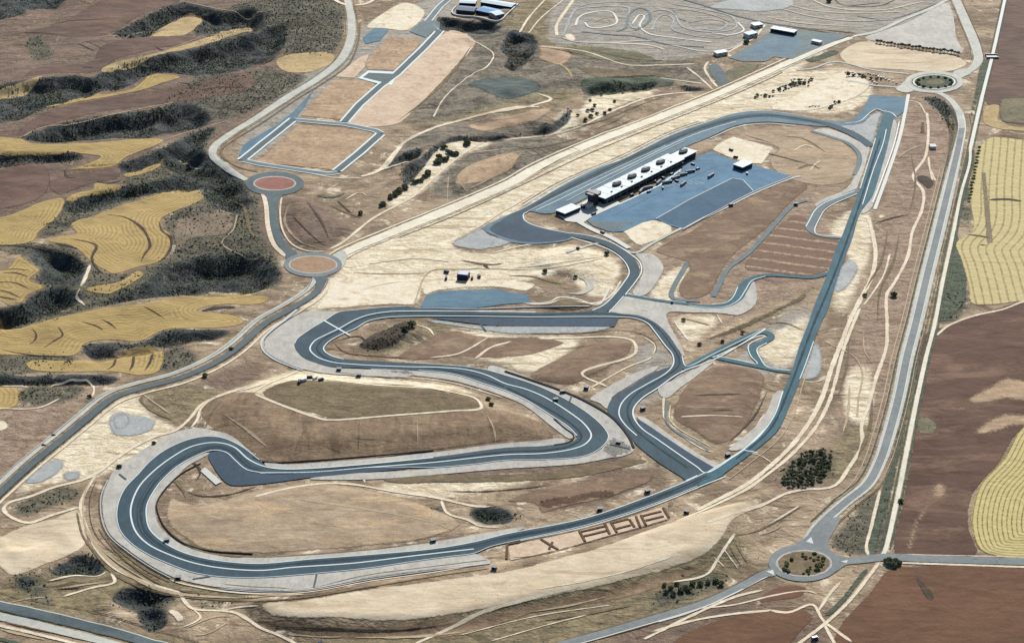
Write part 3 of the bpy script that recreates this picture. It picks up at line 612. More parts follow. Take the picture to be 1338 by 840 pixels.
# ------------------------------------------------------------------ circuit asphalt (level 4-5)
A_out = [(948,621),(911,636),(843,663),(765,687),(660,710),(640,715),(619,723.5),(592,727),(540,734),(487,742),(409,750),(340,755),(288,754),(251,748),(223,738),(194,725),(170,709),(156,691),(153,667),(162,641),(181,620),(196,603.6),(217,588),(244,576),(270,571),(293,573.5),(317,585),(342,604)]
A_in = [(342,618.5),(322,614),(309,603.6),(296,592),(278,589),(257,596),(230.5,611),(212,628),(204,638),(192.5,659),(191,672),(195,691),(209.5,706),(236,721),(267,730),(301,735),(340,737),(409,731),(487,725),(566,717.7),(618,709),(660,698.6),(765,677.6),(843,651),(896,630),(922,618)]
SH('race_track', 'asphalt', 5, list(catmull(A_out,False,5))+list(catmull(A_in,False,5)), curve=False)
B_top = [(340,603),(348,609),(369,613),(409,612),(487,606),(566,598),(660,585.5),(712,583),(736,580),(752,575),(754,569.5),(744,559),(720,543),(686,522),(660,510.6),(631,501),(592,489),(547,484.5),(497,482.5),(464,481),(431.6,479.6),(413.7,475),(397,467.6),(388,458.7),(385,449.7),(388,444),(394,439),(409,428.8),(425.7,419),(442,409),(464.5,406),(500,402.5),(530,401),(545,403),(600,407),(700,409),(760,408),(776,405)]
B_bot = [(809,415),(700,415),(560,414.5),(530,414.6),(502,416),(479.5,421),(464.5,430),(443.6,439),(428.7,448),(422.7,455.7),(424.5,460),(431.6,465),(438,467.5),(449.6,469.5),(460,470.5),(497,473),(530,474.5),(575,477),(610,480),(635,484),(660,491),(686,499),(712,509),(749,528),(775,546),(791,562),(795,572),(786,585),(765,596),(712,601),(660,602),(620,607),(566,611.5),(530,611),(487,611.5),(409,617.5),(340,619)]
SH('race_track', 'asphalt', 4, list(catmull(B_top,False,5))+list(catmull(B_bot,False,5)), curve=False)
SH('asphalt_apron', 'asphalt_runoff', 4.4, [(272,594),(290,590),(300,595),(309,604),(322,614.5),(345,619.5),(409,618),(487,612),(530,608),(540,607.5),(536,611),(513,614.5),(470,618),(440,621),(409,624),(364,630),(340,633),(301,634),(291,627),(280,612)])
SH('asphalt_apron', 'asphalt_runoff', 4.6, [(153,667),(156,691),(170,709),(194,725),(223,738),(251,748),(288,754),(340,755),(409,750),(487,742),(540,734),(592,727),(618,723),(618,718.5),(592,721.5),(540,728),(461,737),(382,743),(340,746.5),(283,743),(249,736),(223,727),(193,713),(177,696),(170,678),(170,662),(180,638),(198,618),(224,598),(250,584),(283,579),(293,574),(270,571.5),(244,577),(217,589),(196,604),(181,621),(162,641)][::1], curve=False) if False else None
SH('asphalt_apron', 'asphalt_runoff', 5, [(560,416),(640,416),(809,416.3),(803,427.5),(700,427),(640,426),(600,421)], curve=False)
SH('asphalt_apron', 'blue_lot', 3.5, [(549,402),(557,387),(575,381),(649,378),(664,382),(688,385),(694,396),(660,398),(622,403),(600,404)], curve=False)
SH('race_track', 'asphalt', 4.5, list(catmull([(774,407.5),(800,408.5),(812,410.6),(834.5,413),(855.5,421.9),(872,436.8),(885,456),(892,468),(893.5,479)],False,5))+list(catmull([(888,488),(872,487),(880,479),(881,467),(878.6,463),(869,451.7),(855.5,433.8),(846.5,423),(831.5,416.6),(809,415),(790,414.5)],False,5)), curve=False)
SH('race_track', 'asphalt', 4.7, list(catmull([(893,478),(888,488),(859,508),(838,522),(827.6,535.5),(828.5,546),(838,560),(859,574.8),(885,593),(911,611),(924,618)],False,5))+list(catmull([(914,630),(898,628.5),(888,622),(859,603.6),(833,582.6),(817,565),(800,547),(793.6,535.5),(801,520),(822,506.7),(843,493.6),(861.7,484.5),(876,480)],False,5)), curve=False)
SH('asphalt_apron', 'asphalt_runoff', 4.9, list(catmull([(838,559),(859,574),(885,592),(911,610),(923,617.5)],False,4))+list(catmull([(934,612),(905,595),(870,572),(845,555),(832,547)],False,4)), curve=False)
BS_l = [(922,619),(948,603),(971,588),(992,571),(1012,543),(1024,511),(1036,481),(1044,454),(1054,428.6),(1064,400),(1073,378),(1083,354),(1093,323),(1100,309),(1108,288),(1116,267),(1123,249),(1136,209),(1144,180),(1150,162),(1155,146)]
BS_r = [(1169,149),(1164,172),(1160,191),(1151,223),(1139,259),(1128,272),(1121,286),(1114,311),(1100,347),(1090,378),(1082,404),(1070,429),(1063,449),(1051,480),(1042,506),(1031,532),(1017,562),(998,580),(967,604),(931,629),(912,637)]
SH('back_straight', 'asphalt_teal', 5.4, list(catmull(BS_l,False,5))+list(catmull(BS_r,False,5)), curve=False)
SH('asphalt_apron', 'blue_lot', 4.8, [(1137,125),(1184,128),(1181,147),(1172,153),(1166,149),(1155,147),(1145,144),(1136,149),(1124,159),(1114,158),(1128,143)], curve=False)
MS_t = [(628.6,299),(660,283),(686,272),(738.6,241),(780,221),(811,210),(878,177),(920,162),(961,149),(1000,146),(1040,151),(1077,158),(1117,157),(1135,146)]
MS_b = [(1137,152),(1124,162),(1100,165),(1076,166),(1040,163),(1000,160),(961,165),(925,181),(897,192),(850,215),(772,256),(730,277),(712,280),(690,277),(684,281),(685,288),(692,293),(712,299),(746,306),(748,312),(712,319),(670,317.5),(640,306)]
SH('main_straight', 'asphalt_main', 4.2, list(catmull(MS_t,False,5))+list(catmull(MS_b,False,5)), curve=False)
ribbon('race_track', [(660,290),(676,281),(700,268),(740,247),(790,223),(850,196),(890,177),(930,164),(962,155),(1000,151.5),(1040,156),(1077,162),(1108,173),(1126,183),(1138,192)], 13, 'asphalt', 5)
SH('asphalt_apron', 'asphalt_runoff', 4.9, [(640,300),(662,286),(678,279),(682,284),(690,293),(712,300),(746,307),(745,311),(710,317),(670,314)])
ribbon('race_track', [(728,305),(755,309),(775,313),(797,321),(815,332),(826,345),(829,356),(822,371),(808,389),(795,401),(778,410)], 12, 'asphalt', 5.2)
for px, w in (([(818,386),(856,392.5),(896,398),(927,401),(948,399),(962,391),(970,378),(978,368),(992,362),(1005,360),(1037,362),(1063,363),(1085,357)], [6,6,6,6,7,11,14,13,9,7,6,6,6]),
              ([(893,483),(927,465),(964.6,446),(991.5,435),(1003.5,436),(1008,440.5),(999,447),(984,454.7),(985.6,463.7),(996,480)], 8),
              ([(929,466),(964.6,474),(994.5,480),(1017,484.6),(1036,487)], 7)):
    ribbon('link_track', px, w, 'asphalt_teal', 5.1)
ribbon('link_track', [(1122,249),(1100,259),(1076,269),(1068,277),(1062,288),(1058,299),(1069,308),(1100,312)], [10,10,11,11,12,11,5,5], 'asphalt_grey', 5.1)
for px in ([(1054,262),(1037,268),(998,310),(975,334),(951,352),(940,372),(932,388)], [(898,344),(890,358),(882,372),(877,386),(882,391),(896,393),(915,394)],
           [(1116,229),(1123,213),(1122,201),(1108,188),(1087,180),(1060,172)]):
    ribbon('service_road', px, 6, 'asphalt_grey', 4)
# paddock
SH('paddock', 'paddock', 4.3, [(769,287),(810,268),(854.5,244),(889,221),(913,205),(928,199),(957.7,210),(983,216),(1034,231),(984.6,251),(940,273),(892,300),(875,295),(857.5,287),(839.6,291),(815,303),(800,304),(775,296)], curve=False)
SH('paddock', 'paddock_dark', 4.8, [(858,287),(900,262),(957,234),(972,236),(984,250.5),(940,272),(892,299)], curve=False)
SH('paddock', 'asphalt_grey', 4.8, [(766,288),(800,291),(830,290),(806,302),(795,303),(775,296)], curve=False)
SH('pit_apron', 'kerb', 4.9, [(729,282),(776,257),(788,268),(806,263),(811,267),(770,286),(762,292),(740,290)], curve=False)
ribbon('paddock_marking', [(857,286.5),(900,262),(957,233.5),(971,236),(984,250)], 1.1, 'kerb', 5.6, curve=False)
ribbon('paddock_marking', [(808,268),(862,243),(890,222)], 2.2, 'line', 5.6, curve=False)
ribbon('service_road', [(740,330),(790,318),(830,331),(850,320),(880,304),(940,276),(986,253),(1036,233),(1046,231)], 5, 'concrete_road', 4.4)
for k in range(9):
    a_ = (900+k*7.5, 222-k*.6); ribbon('paddock_marking', [(a_[0]-40, a_[1]+24), (a_[0]-52, a_[1]+20)], .7, 'kerb', 5.6, curve=False)
ribbon('paddock_marking', [(800,283),(870,248),(940,216)], .9, 'asphalt_grey', 5.6, curve=False)
ribbon('service_road', [(757,291),(775,301),(800,312),(822,325)], 7, 'kerb', 5.6)

# ------------------------------------------------------------------ track edge lines and kerbs (level 6)
LN = [
 (A_out[1:], 1.0), (B_bot[16:], 1.0), ([(385,449.7),(388,444),(394,439),(409,428.8),(425.7,419),(442,409),(464.5,406),(500,402.5),(530,401)], 1.0), (MS_t[1:11], 1.3),
 (A_in, 1.5), ([(948,623),(911,638),(843,665),(765,689),(680,707)], 1.5),
 ([(619,718),(592,721),(540,727),(461,736.6),(382,742),(340,746),(283,742),(249,735),(223,726),(194,712),(178,696),(171.5,678),(171.5,662),(181,638),(199,618),(225,598),(251,584),(283,579),(306,585),(325,601),(345,610),(369,613.5),(409,612.5),(487,606.5),(566,598.5)], 2.2),
 ([(340,618.5),(409,617.5),(487,611),(566,605),(660,595),(712,593),(750,587),(766,580),(772.6,570),(765,556.5),(746,541),(712,520),(686,509),(660,502),(636,491),(610,484),(575,481),(530,480),(464,477),(434.6,474),(414,467),(405,457),(410.7,446.7),(425.7,438.5),(443.6,430),(461.5,420),(479.5,413),(509,408),(540,407.3),(600,407.2),(700,408.5)], 2.2),
 ([(660,511),(631,501.5),(592,489.5),(547,485)], 1.4), ([(754,570),(744,559.5),(720,543.5),(686,522.5),(660,511)], 1.4),
 ([(449,470),(438,467.5),(431.6,465),(424.5,460),(422.7,455.7),(428.7,448),(443.6,439),(464.5,430),(479.5,421),(502,416),(530,414.3),(600,414),(700,415),(809,415),(831.5,417),(846.5,423.5),(855.5,434),(869,452),(878.6,464),(880,476),(872,487),(843,504),(822,517),(811,530),(809,543),(817,556),(832,570)], 1.8),
 ([(1000,430),(935,462),(896,479),(891,466)], 1.3), ([(1000,431),(937,468.7),(888,488),(859,508),(838,522),(827.6,535.5),(828,546),(838,560),(859,574.8),(885,593),(911,611),(922,618.5),(956,599),(972,588),(1000,561)], 2.0),
 ([(746,311),(770,318),(796,327),(812,338),(820,349),(822,358),(815,370),(801,388),(788,400),(774,406.5)], 1.8),
 ([(746,305.5),(770,309),(797,317),(818,329),(836,344),(838,356),(829,371),(817,386)], 1.8), ([(815,388),(796,409)], 1.8),
 ([(746,306),(712,299.5),(692,293),(685,288),(684,281),(690,277.5)], 1.8),
 ([(700,276),(730,262),(772,241),(830,213),(890,184),(930,169),(961,160)], 1.5), ([(690,277),(735,254),(800,223),(870,191)], 1.2),
 ([(1155,147),(1146,143.5),(1136,149),(1124,159),(1105,162)], 1.6), ([(1155,146),(1166,149),(1171,154)], 2.0),
 ([(1158,170),(1154,188),(1141,223),(1127,268)], 1.4), ([(1144,182),(1136,208),(1124,247)], 1.2), ([(924,618),(971,588),(992,571),(1012,543),(1023,512)], 1.6), ([(972,589),(990,592)], 1.8), ([(1063,447),(1052,478),(1045,496)], 1.2),
 ([(1117,250.5),(1100,257),(1074,268),(1064,277),(1058,288),(1053,297)], 1.6), ([(1120,254),(1080,273),(1072,284),(1065,305),(1100,310)], 1.6),
 ([(818,384.5),(856,391),(896,396)], 1.2), ([(900,400),(927,403),(950,401),(965,393),(974,380),(982,368),(1000,362)], 1.4), ([(930,398),(948,396.5),(957,390),(964,376)], 1.4),
 ([(931,468),(961,455),(990,440),(1000,440),(978,452),(981,466),(990,476),(964,471),(936,466)], 1.5), ([(1002,449),(989,457),(994,470),(1002,480),(1032,485)], 1.5),
 ([(911,622),(896,629)], 1.6),
]
for px, w in LN: ribbon('track_edge_line', px, w*.74, 'line', 6.4)
ribbon('cross_drain', [(423,419.5),(443,431),(457,439)], 2.2, 'line', 6.9, curve=False)
for px in ([(156,620),(165,627)], [(414,750),(410,768)], [(252,757),(275,753.5)], [(797,581),(823,587)], [(744,526),(747,518)], [(628,425),(635,433)]):
    ribbon('cross_drain', px, 1.8, 'road_dark', 6.9, curve=False)
ribbon('gravel_verge', [(630,737),(566,748),(487,759),(401,774),(340,776),(288,772),(240,763),(220,757)], 3, 'dirt_road', 3.5)
ribbon('gravel_verge', [(395,484),(375,477),(355,467.5),(344,457),(342,446),(352,434),(372,418),(388,405)], 3, 'kerb', 3.8)
ribbon('gravel_verge', [(375,478),(430,488),(540,494),(592,501),(631,512),(660,521)], 2, 'dirt_road', 3.8)
for px in ([(100,668),(108,700),(122,720),(146,748),(178,765),(220,777),(290,784),(345,785),(401,780),(487,766),(566,753),(642,742)],
           [(138,700),(160,722),(190,744),(225,762)], [(128,690),(150,718),(182,746),(222,768),(288,778),(340,781)]):
    ribbon('service_track', px, 3, 'bank_olive' , 2.5)
ribbon('service_road', [(110,690),(138,728),(170,752),(215,772),(290,780),(401,776)], 5, 'dirt_road_dim', 2.4)
SH('concrete_ramp', 'kerb', 5.2, [(262,616),(268,611),(290,630),(282,634)], curve=False)

# ------------------------------------------------------------------ roads
MAINR = [(1236,-30),(1249,0),(1262.5,31),(1275,62),(1278,80),(1268,92),(1246,100)]
ribbon('perimeter_road', MAINR, [14,14,15,16,16,14,12], 'concrete_road', 3)
RD2 = [(1184,114),(1200,119),(1226,122),(1241.6,131),(1254,149),(1257,168),(1252,194),(1246,220),(1237,257),(1224,310),(1211,362),(1196,425),(1185,467),(1174,520),(1160,572),(1150,602),(1134,632),(1105,656),(1070,688),(1054,712)]
ribbon('perimeter_road', RD2, [10,10,11,12,14,16,17,18,18,18,18,18,17,17,16,16,15,14,14,15], 'concrete_road', 3)
ribbon('road_lane', RD2[5:], 8, 'road', 3.8)
for off in (-16, -22):
    ribbon('dirt_track', [(x+off*(.7+.3*(y/700)), y) for x, y in RD2[7:18]], 2.2, 'dirt_road_dim', 2)
WR = [(1320,-30),(1313,0),(1298,68),(1283.5,126),(1268,194),(1267,213),(1256,252),(1246,302),(1231,372),(1221,425),(1210,467),(1197,527),(1184,593),(1176,635),(1168,672),(1157,718),(1152,728)]
ribbon('straight_road', WR[:5], 4.5, 'kerb', 3); ribbon('straight_road', WR[4:], [4,4,4.5,5,5,5,5,5.5,5.5,5.5,5.5,5], 'white_road', 3)
ribbon('straight_road', [(1150,733),(1139,748),(1110,785),(1079,814),(1042,842),(1010,865)], 4.5, 'dirt_road', 3)
ribbon('weedy_ditch', [(1134,742),(1100,785),(1078,806)], 6, 'ditch', 2)
ribbon('country_road', [(1085,738),(1100,734),(1129,731),(1155,728),(1207,730),(1338,734),(1420,737)], 12, 'road', 3.2)
ribbon('road_shoulder', [(1160,735),(1207,736.5),(1338,741),(1420,744)], 4, 'dirt_road', 3)
ribbon('road_shoulder', [(1160,724),(1207,725),(1338,728),(1420,730)], 2, 'dirt_road', 3)
SWR = [(1010,746),(1000,749),(961,769),(922,787),(882,800),(830,815),(778,830),(738,841),(690,858)]
ribbon('country_road', SWR, 9, 'road', 3.2)
ribbon('weedy_ditch', [(890,802),(830,821),(778,835),(730,850)], 4, 'bank_dark', 2.5)
ribbon('road_shoulder', [(1000,753),(961,774),(900,800),(860,812)], 3, 'kerb', 3)
LR = [(424,364),(414,381),(382,403),(345,424),(314,452),(283,473),(236,494),(183,508),(147,521),(113,548),(84,572),(42,606),(10,635),(-6,650),(-40,684)]
ribbon('perimeter_road', LR, 8.5, 'road_dark', 3.6)
ribbon('road_shoulder', [(x-9, y-6) for x, y in LR], 8, 'concrete_road', 3)
ribbon('road_shoulder', [(x+7, y+6) for x, y in LR], 4, 'dirt_road', 3)
BL = [(-50,776),(0,791),(52,803),(105,816),(157,829),(199,841),(260,860)]
ribbon('country_road', BL, 11, 'road_dark', 3.4); ribbon('road_shoulder', [(x-10, y+12) for x, y in BL], 11, 'concrete_road', 3)
ribbon('road_shoulder', [(x-10, y+24) for x, y in BL], 5, 'dirt_road', 3)
UL = [(452,-10),(455,5),(459,26),(458,52),(446,78),(416,103),(382,124),(330,158),(301,176),(280,193),(278,203),(294,218),(322,236)]
ribbon('perimeter_road', UL, [12,12,13,13,14,14,14,14,13,12,12,10,9], 'concrete_road', 3)
ribbon('perimeter_road', [(430,-10),(440,2),(455,8)], 8, 'dirt_road', 3.2); ribbon('perimeter_road', [(500,-8),(480,5),(462,8)], 7, 'dirt_road', 3.2)
ribbon('road_shoulder', [(470,30),(468,55),(456,84),(424,108),(388,130),(338,164),(308,182),(290,196),(290,204),(310,218),(340,226)], 4, 'bank_olive', 3)
ribbon('perimeter_road', [(356,256),(358,289),(366,316),(382,336)], 10, 'road_dark', 3.6)
ribbon('road_shoulder', [(343,250),(348,270),(350,295),(358,320),(374,336)], 7, 'dirt_road', 3.2)
ribbon('road_shoulder', [(368,258),(366,275),(369,300),(380,318),(400,328),(430,329)], 3, 'dirt_road', 3.2)
def ell(cx, cy, rx, ry, n=36): return [(cx+rx*math.cos(2*math.pi*k/n), cy+ry*math.sin(2*math.pi*k/n)) for k in range(n)]
def roundabout(cx, cy, rx, ry, ix, iy, mat, imat, dy=0):
    SH('roundabout_road', mat, 3.9, ell(cx, cy, rx, ry))
    SH('roundabout_kerb', 'gravel', 4.4, ell(cx, cy+dy, ix+1.6, iy+.8))
    SH('roundabout_island', imat, 4.9, ell(cx, cy+dy, ix, iy))
roundabout(359, 240.5, 38.5, 15.5, 27, 8.8, 'road_dark', 'island_red')
roundabout(409, 346.5, 38, 16, 31, 11, 'road', 'island_brown')
roundabout(1050.5, 735.5, 46.5, 24.5, 36, 17, 'road', 'bank_olive', 1)
roundabout(1220.6, 108, 39, 14.5, 31, 11, 'concrete_road', 'ditch')
SH('roundabout_island', 'weeds', 5.4, ell(1222, 108, 16, 4.5))
ribbon('roundabout_ring', ell(1220.6, 108, 27, 9.2), 2.5, 'kerb', 5.3, closed=True)
# unpaved highway
JH = [(440,338),(452,330),(513,304),(592,272),(670,238),(699,221),(765,191),(843,161),(922,130),(1000,96),(1024,85),(1063,67),(1112,50)]
ribbon('unpaved_highway', JH, [14,18,20,20,19,18,18,18,17,16,15,12,10], 'highway_dirt', 2.4, wob=.06)
ribbon('highway_edge', [(520,311),(592,283),(680,243),(765,203),(843,171),(930,136),(1000,106),(1024,94)], 2.2, 'bank_olive', 2.6)
ribbon('estate_road', [(1119,47),(1063,71),(1022,89)], 3, 'kerb', 3.4)
ribbon('estate_road', [(1116,48),(1145,42),(1181,26),(1220,10),(1241,-2)], 8, 'concrete_road', 3)
ribbon('estate_road', [(1040,92),(1062,90),(1085,82),(1100,82),(1140,92),(1186,97)], 5, 'concrete_road', 3)
ribbon('perimeter_road', [(1110,106),(1140,112),(1165,114),(1188,117)], 6, 'concrete_road', 3)
ribbon('road_shoulder', [(1187,124),(1178,170),(1173,189),(1159,230),(1143,274)], 4.5, 'kerb', 3.6)
# estate streets
ST = [[(450,160),(470,137),(497.6,112.6),(518.6,97),(555,62),(576,40)], [(316,210),(343,188.4),(384,156)], [(497,176),(470,200),(440,224)]]
for px in ST:
    ribbon('estate_street', px, 15, 'line', 3.6, curve=False); ribbon('estate_street', px, 9.5, 'road_dark', 4.2, curve=False)
for px in ([(384,157),(450,163),(490,171),(498,175)], [(442,226),(428,228),(380,221),(335,214),(318,210)], [(573,42),(556,32),(566,20),(575,9),(600,-12)]):
    ribbon('estate_street', px, 12, 'line', 3.5, curve=False); ribbon('estate_street', px, 8.5, 'asphalt_grey', 4.1, curve=False)
SH('estate_square', 'line', 3.5, [(468,103),(481,93),(520,95),(512,112),(494,110)], curve=False)
SH('estate_square', 'road_dark', 4.3, [(474,102),(482,96),(517,97.5),(507,110),(497,107.5)], curve=False)
SH('estate_square', 'asphalt_grey', 3.8, [(535,42),(553,28),(575,30),(574,38),(556,50)], curve=False)

# ------------------------------------------------------------------ dirt tracks
DT = [
 ([(126,620),(112,642),(105,662),(110,680),(123,712),(144,738),(178,756),(209,767),(233,774),(241,785),(251,795),(288,798),(309,801),(340,820),(360,828),(390,842)], 4.5),
 ([(288,798),(314,793),(340,791)], 3), ([(251,795),(262,806),(250,815),(236,820)], 3),
 ([(105,662),(71,672),(34,683),(5,667),(10,658),(39,649),(73,636),(105,628),(126,619),(162,592),(199,572),(230,562),(249,546),(262,530),(288,517),(330,506),(369,494),(393,483)], 5),
 ([(249,560),(258,548),(262,535),(280,520),(330,503)], 4),
 ([(140,745),(130,752),(95,752),(60,760)], 4), ([(145,748),(150,760),(120,768),(80,780)], 4),
 ([(330,514),(369,530),(422,548),(435,549),(513,543),(592,537),(629,533),(623,522),(592,513),(552,507),(487,503),(427,496),(393,494)], 4.6),
 ([(330,514),(345,504),(369,494)], 4), ([(183,513),(200,525),(224,542)], 2.6),
 ([(330,650),(372,639),(421,632),(461,633),(513,642),(573,651),(618,661),(644,662)], 4.5), ([(477,632),(475,624),(471,618)], 3),
 ([(576,653),(584,670),(613,680),(626,687),(655,689)], 4), ([(382,651),(461,663),(526,674),(566,683),(592,693)], 2.6),
 ([(540,842),(592,819),(628,801),(670,788),(712,777),(760,766)], 4.5), ([(877,761),(924,750),(938,730),(950,712),(961,696)], 3.5),
 ([(1211,147),(1213,170),(1210,202),(1206,211),(1193,231),(1206,250),(1205,273),(1192,304),(1186,336),(1166,374),(1159,384),(1159,425),(1158,454),(1145,493),(1134,533),(1126,554),(1126,582),(1110,610),(1090,635),(1050,640),(1027,645),(998,659),(961,670),(920,684)], 5),
 ([(1213,205),(1215,221),(1219,237)], 3.5), ([(1172,208),(1185,198),(1200,192),(1212,190)], 2.6), ([(1180,132),(1200,135),(1210,150)], 3),
 ([(1134,283),(1141,310),(1144,333),(1139,362),(1126,388),(1112,416),(1097,454),(1087,480),(1074,520),(1058,551),(1032,585),(998,616),(974,634),(930,657),(909,668)], 6),
 ([(1124,402),(1118,416),(1103,454),(1091,500),(1082,528),(1064,561),(1030,598),(1000,622),(974,640),(909,671),(880,682)], 5),
 ([(1163,331),(1155,359),(1139,385),(1128,400)], 3), ([(1076,446),(1095,455),(1118,468),(1127,488),(1122,520),(1120,545)], 2.6), ([(1046,498),(1066,499),(1080,494)], 3),
 ([(1222,440),(1239,426),(1273,413),(1312,404),(1338,394),(1400,380)], 4),
 ([(429,327),(448,317),(487,286),(540,257),(566,234),(600,205),(631,187),(670,182),(712,178),(752,168),(804,144),(856,126),(922,120)], 5),
 ([(470,232),(497,222),(518,198),(529,186),(566,168),(605,157),(670,141),(706,140)], 7), ([(400,226),(440,233),(475,233)], 3),
 ([(566,154),(581,128),(618,97),(636,88),(645,72),(630,60),(610,50)], 3), ([(484,224),(505,220),(545,207)], 3),
 ([(707,61),(765,68),(817,85),(854,86),(911,84)], 4), ([(896,88),(911,99),(932,118)], 4), ([(926,80),(921,90),(930,106),(938,115)], 5),
 ([(860,102),(890,106),(920,110)], 4), ([(940,76),(960,64),(985,50),(1000,32)], 5),
 ([(678,45),(690,25),(716,-4)], 4), ([(690,45),(706,25),(742,-4)], 3), ([(728,48),(727,35),(744,8),(752,-4)], 6),
 ([(1115,840),(1090,822),(1075,810),(1062,790),(1030,800),(1000,796)], 4), ([(1075,812),(1090,840),(1100,860)], 4), ([(1068,800),(1085,775),(1100,758)], 4),
 ([(910,795),(960,790),(1010,778),(1052,772),(1070,776)], 3), ([(850,826),(900,812),(950,803),(1010,797)], 4),
 ([(1136,728),(1132,716),(1138,690),(1150,640)], 4), ([(998,690),(1020,676),(1046,660)], 3), 
 ([(640,332),(690,320),(730,316)], 4), ([(660,352),(720,345),(790,335)], 3), ([(690,398),(715,397),(735,392),(780,396),(800,385),(812,366)], 4),
 ([(540,401),(560,356),(600,352),(680,352)], 2.5), ([(460,356),(500,358),(560,357)], 2.5),
 ([(795,506),(760,488),(830,462),(828,447),(808,441),(740,442),(700,443)], 4.5), ([(840,440),(856,452),(852,466),(820,480),(770,508)], 3),
 ([(868,510),(868,545),(880,560),(915,585),(935,592)], 3), ([(935,470),(912,488),(880,506),(868,512)], 4), ([(1000,540),(980,570),(950,585)], 4),
 ([(105,376),(100,388),(112,400)], 3.5), ([(118,345),(112,362),(105,376)], 5), ([(310,280),(305,300),(290,318),(318,334),(340,338)], 2.6),
 ([(232,205),(240,216),(262,222)], 2.5), ([(0,505),(60,504),(120,502),(122,515),(112,524)], 3), ([(-30,532),(50,533),(80,520)], 3),
 ([(26,181),(52,168),(105,160),(157,148),(230,134)], 2.6), ([(215,183),(262,168),(300,158)], 2.6), ([(131,94),(152,83),(209,69),(262,50),(335,36)], 2),
 ([(246,4),(296,14),(345,17)], 2.5), ([(120,50),(160,46),(220,40)], 2),
 ([(610,252),(600,232),(640,208),(680,200),(650,228),(612,248)], 2.6), ([(584,268),(586,230)], 2),
 ([(240,822),(280,806),(305,805)], 2.6), ([(300,812),(270,828),(250,830)], 2.6), ([(372,828),(420,832),(452,832)], 2),
]
for px, w in DT: ribbon('dirt_track', px, w, 'dirt_road' if w > 2.7 else 'dirt_road_dim', 2.2, wob=.18)
for px in ([(600,830),(700,805),(800,790)], [(640,838),(720,815),(780,800)], [(930,725),(948,742)], [(944,715),(966,745)], [(1180,730)][:0]):
    if px: ribbon('dirt_track', px, 2, 'dirt_road', 2.2, wob=.3)
# kart circuit
ribbon('kart_track', [(735,48),(740,38),(752,14),(775,10),(800,9),(822,12),(820,28),(830,38),(842,22),(858,14),(880,18),(890,34),(905,40),(940,42),(962,36),(958,24),(925,14),(880,6)], 5, 'gravel_blue', 3)
ribbon('kart_track', [(735,50),(752,55),(800,56),(850,54),(880,60),(925,68),(960,62),(984,46)], 5, 'gravel', 3)
KT = [([(752,34),(756,24),(768,18),(800,17),(806,30),(790,36),(770,36),(764,30)], 3.5), ([(806,42),(818,36),(822,20),(832,12),(846,14),(850,24),(842,34),(830,40)], 4), ([(852,40),(858,26),(868,20),(880,26),(878,38),(900,46),(940,50),(960,44)], 4),
 ([(776,30),(792,24),(800,30)], 3), ([(826,32),(836,20),(842,22),(836,34),(846,44),(880,50),(930,56)], 3), ([(760,42),(800,46),(830,48),(870,58),(920,62)], 4), ([(900,30),(930,26),(950,32),(940,40),(915,38)], 4), ([(864,10),(900,14),(930,20),(956,30)], 3), ([(930,44),(956,46),(972,40),(964,30)], 3.5), ([(880,14),(886,24),(896,28)], 3), ([(738,40),(744,24),(756,10),(790,4),(840,4)], 3)]
for q, (px, w) in enumerate(KT): ribbon('kart_track', px, w, ('kerb', 'asphalt_grey', 'gravel_blue', 'dirt_road_dim')[q % 4], 3+.2*(q % 3), wob=.2)
for q, px in enumerate(([(1020,4),(1060,14),(1110,18),(1180,16)], [(1090,-2),(1098,6),(1150,8),(1170,0)], [(1110,8),(1150,4)], [(1000,22),(1040,30),(1090,34),(1130,36)], [(1040,36),(1080,40),(1120,44)], [(1120,22),(1160,26),(1190,18),(1226,4)])): ribbon('dirt_track', px, 3, ('dirt_road','bank_olive','road')[q % 3], 3.4, wob=.2)
SH('bare_earth', 'earth_white', 3, [(736,47),(746,44),(754,52),(748,55),(740,53)])
ribbon('access_road', [(880,-4),(920,8),(965,22),(1000,30),(1040,36),(1100,46)], 4, 'road_dark', 3)
ribbon('access_road', [(1020,12),(1060,22),(1110,28),(1170,26)], 4, 'gravel', 3); ribbon('access_road', [(1060,0),(1085,10),(1150,14),(1210,2)], 4, 'dirt_road', 3)
SH('asphalt_lot', 'gravel_blue', 2, [(925,10),(980,-8),(1030,-10),(1040,6),(1000,16),(960,14)])
SH('kart_paddock', 'asphalt_grey', 3.4, [(952,76),(980,60),(1004,44),(1038,39),(1110,47),(1070,63),(1035,78),(1011,75),(1001,81),(969,81)], curve=False)
SH('kart_paddock', 'asphalt_main', 3.8, [(962,74),(985,62),(1010,46),(1040,48),(1050,60),(1030,73),(1008,72),(996,78)], curve=False)
SH('pond', 'road_dark', 1.5, [(926,88),(936,84),(952,108),(942,112)])
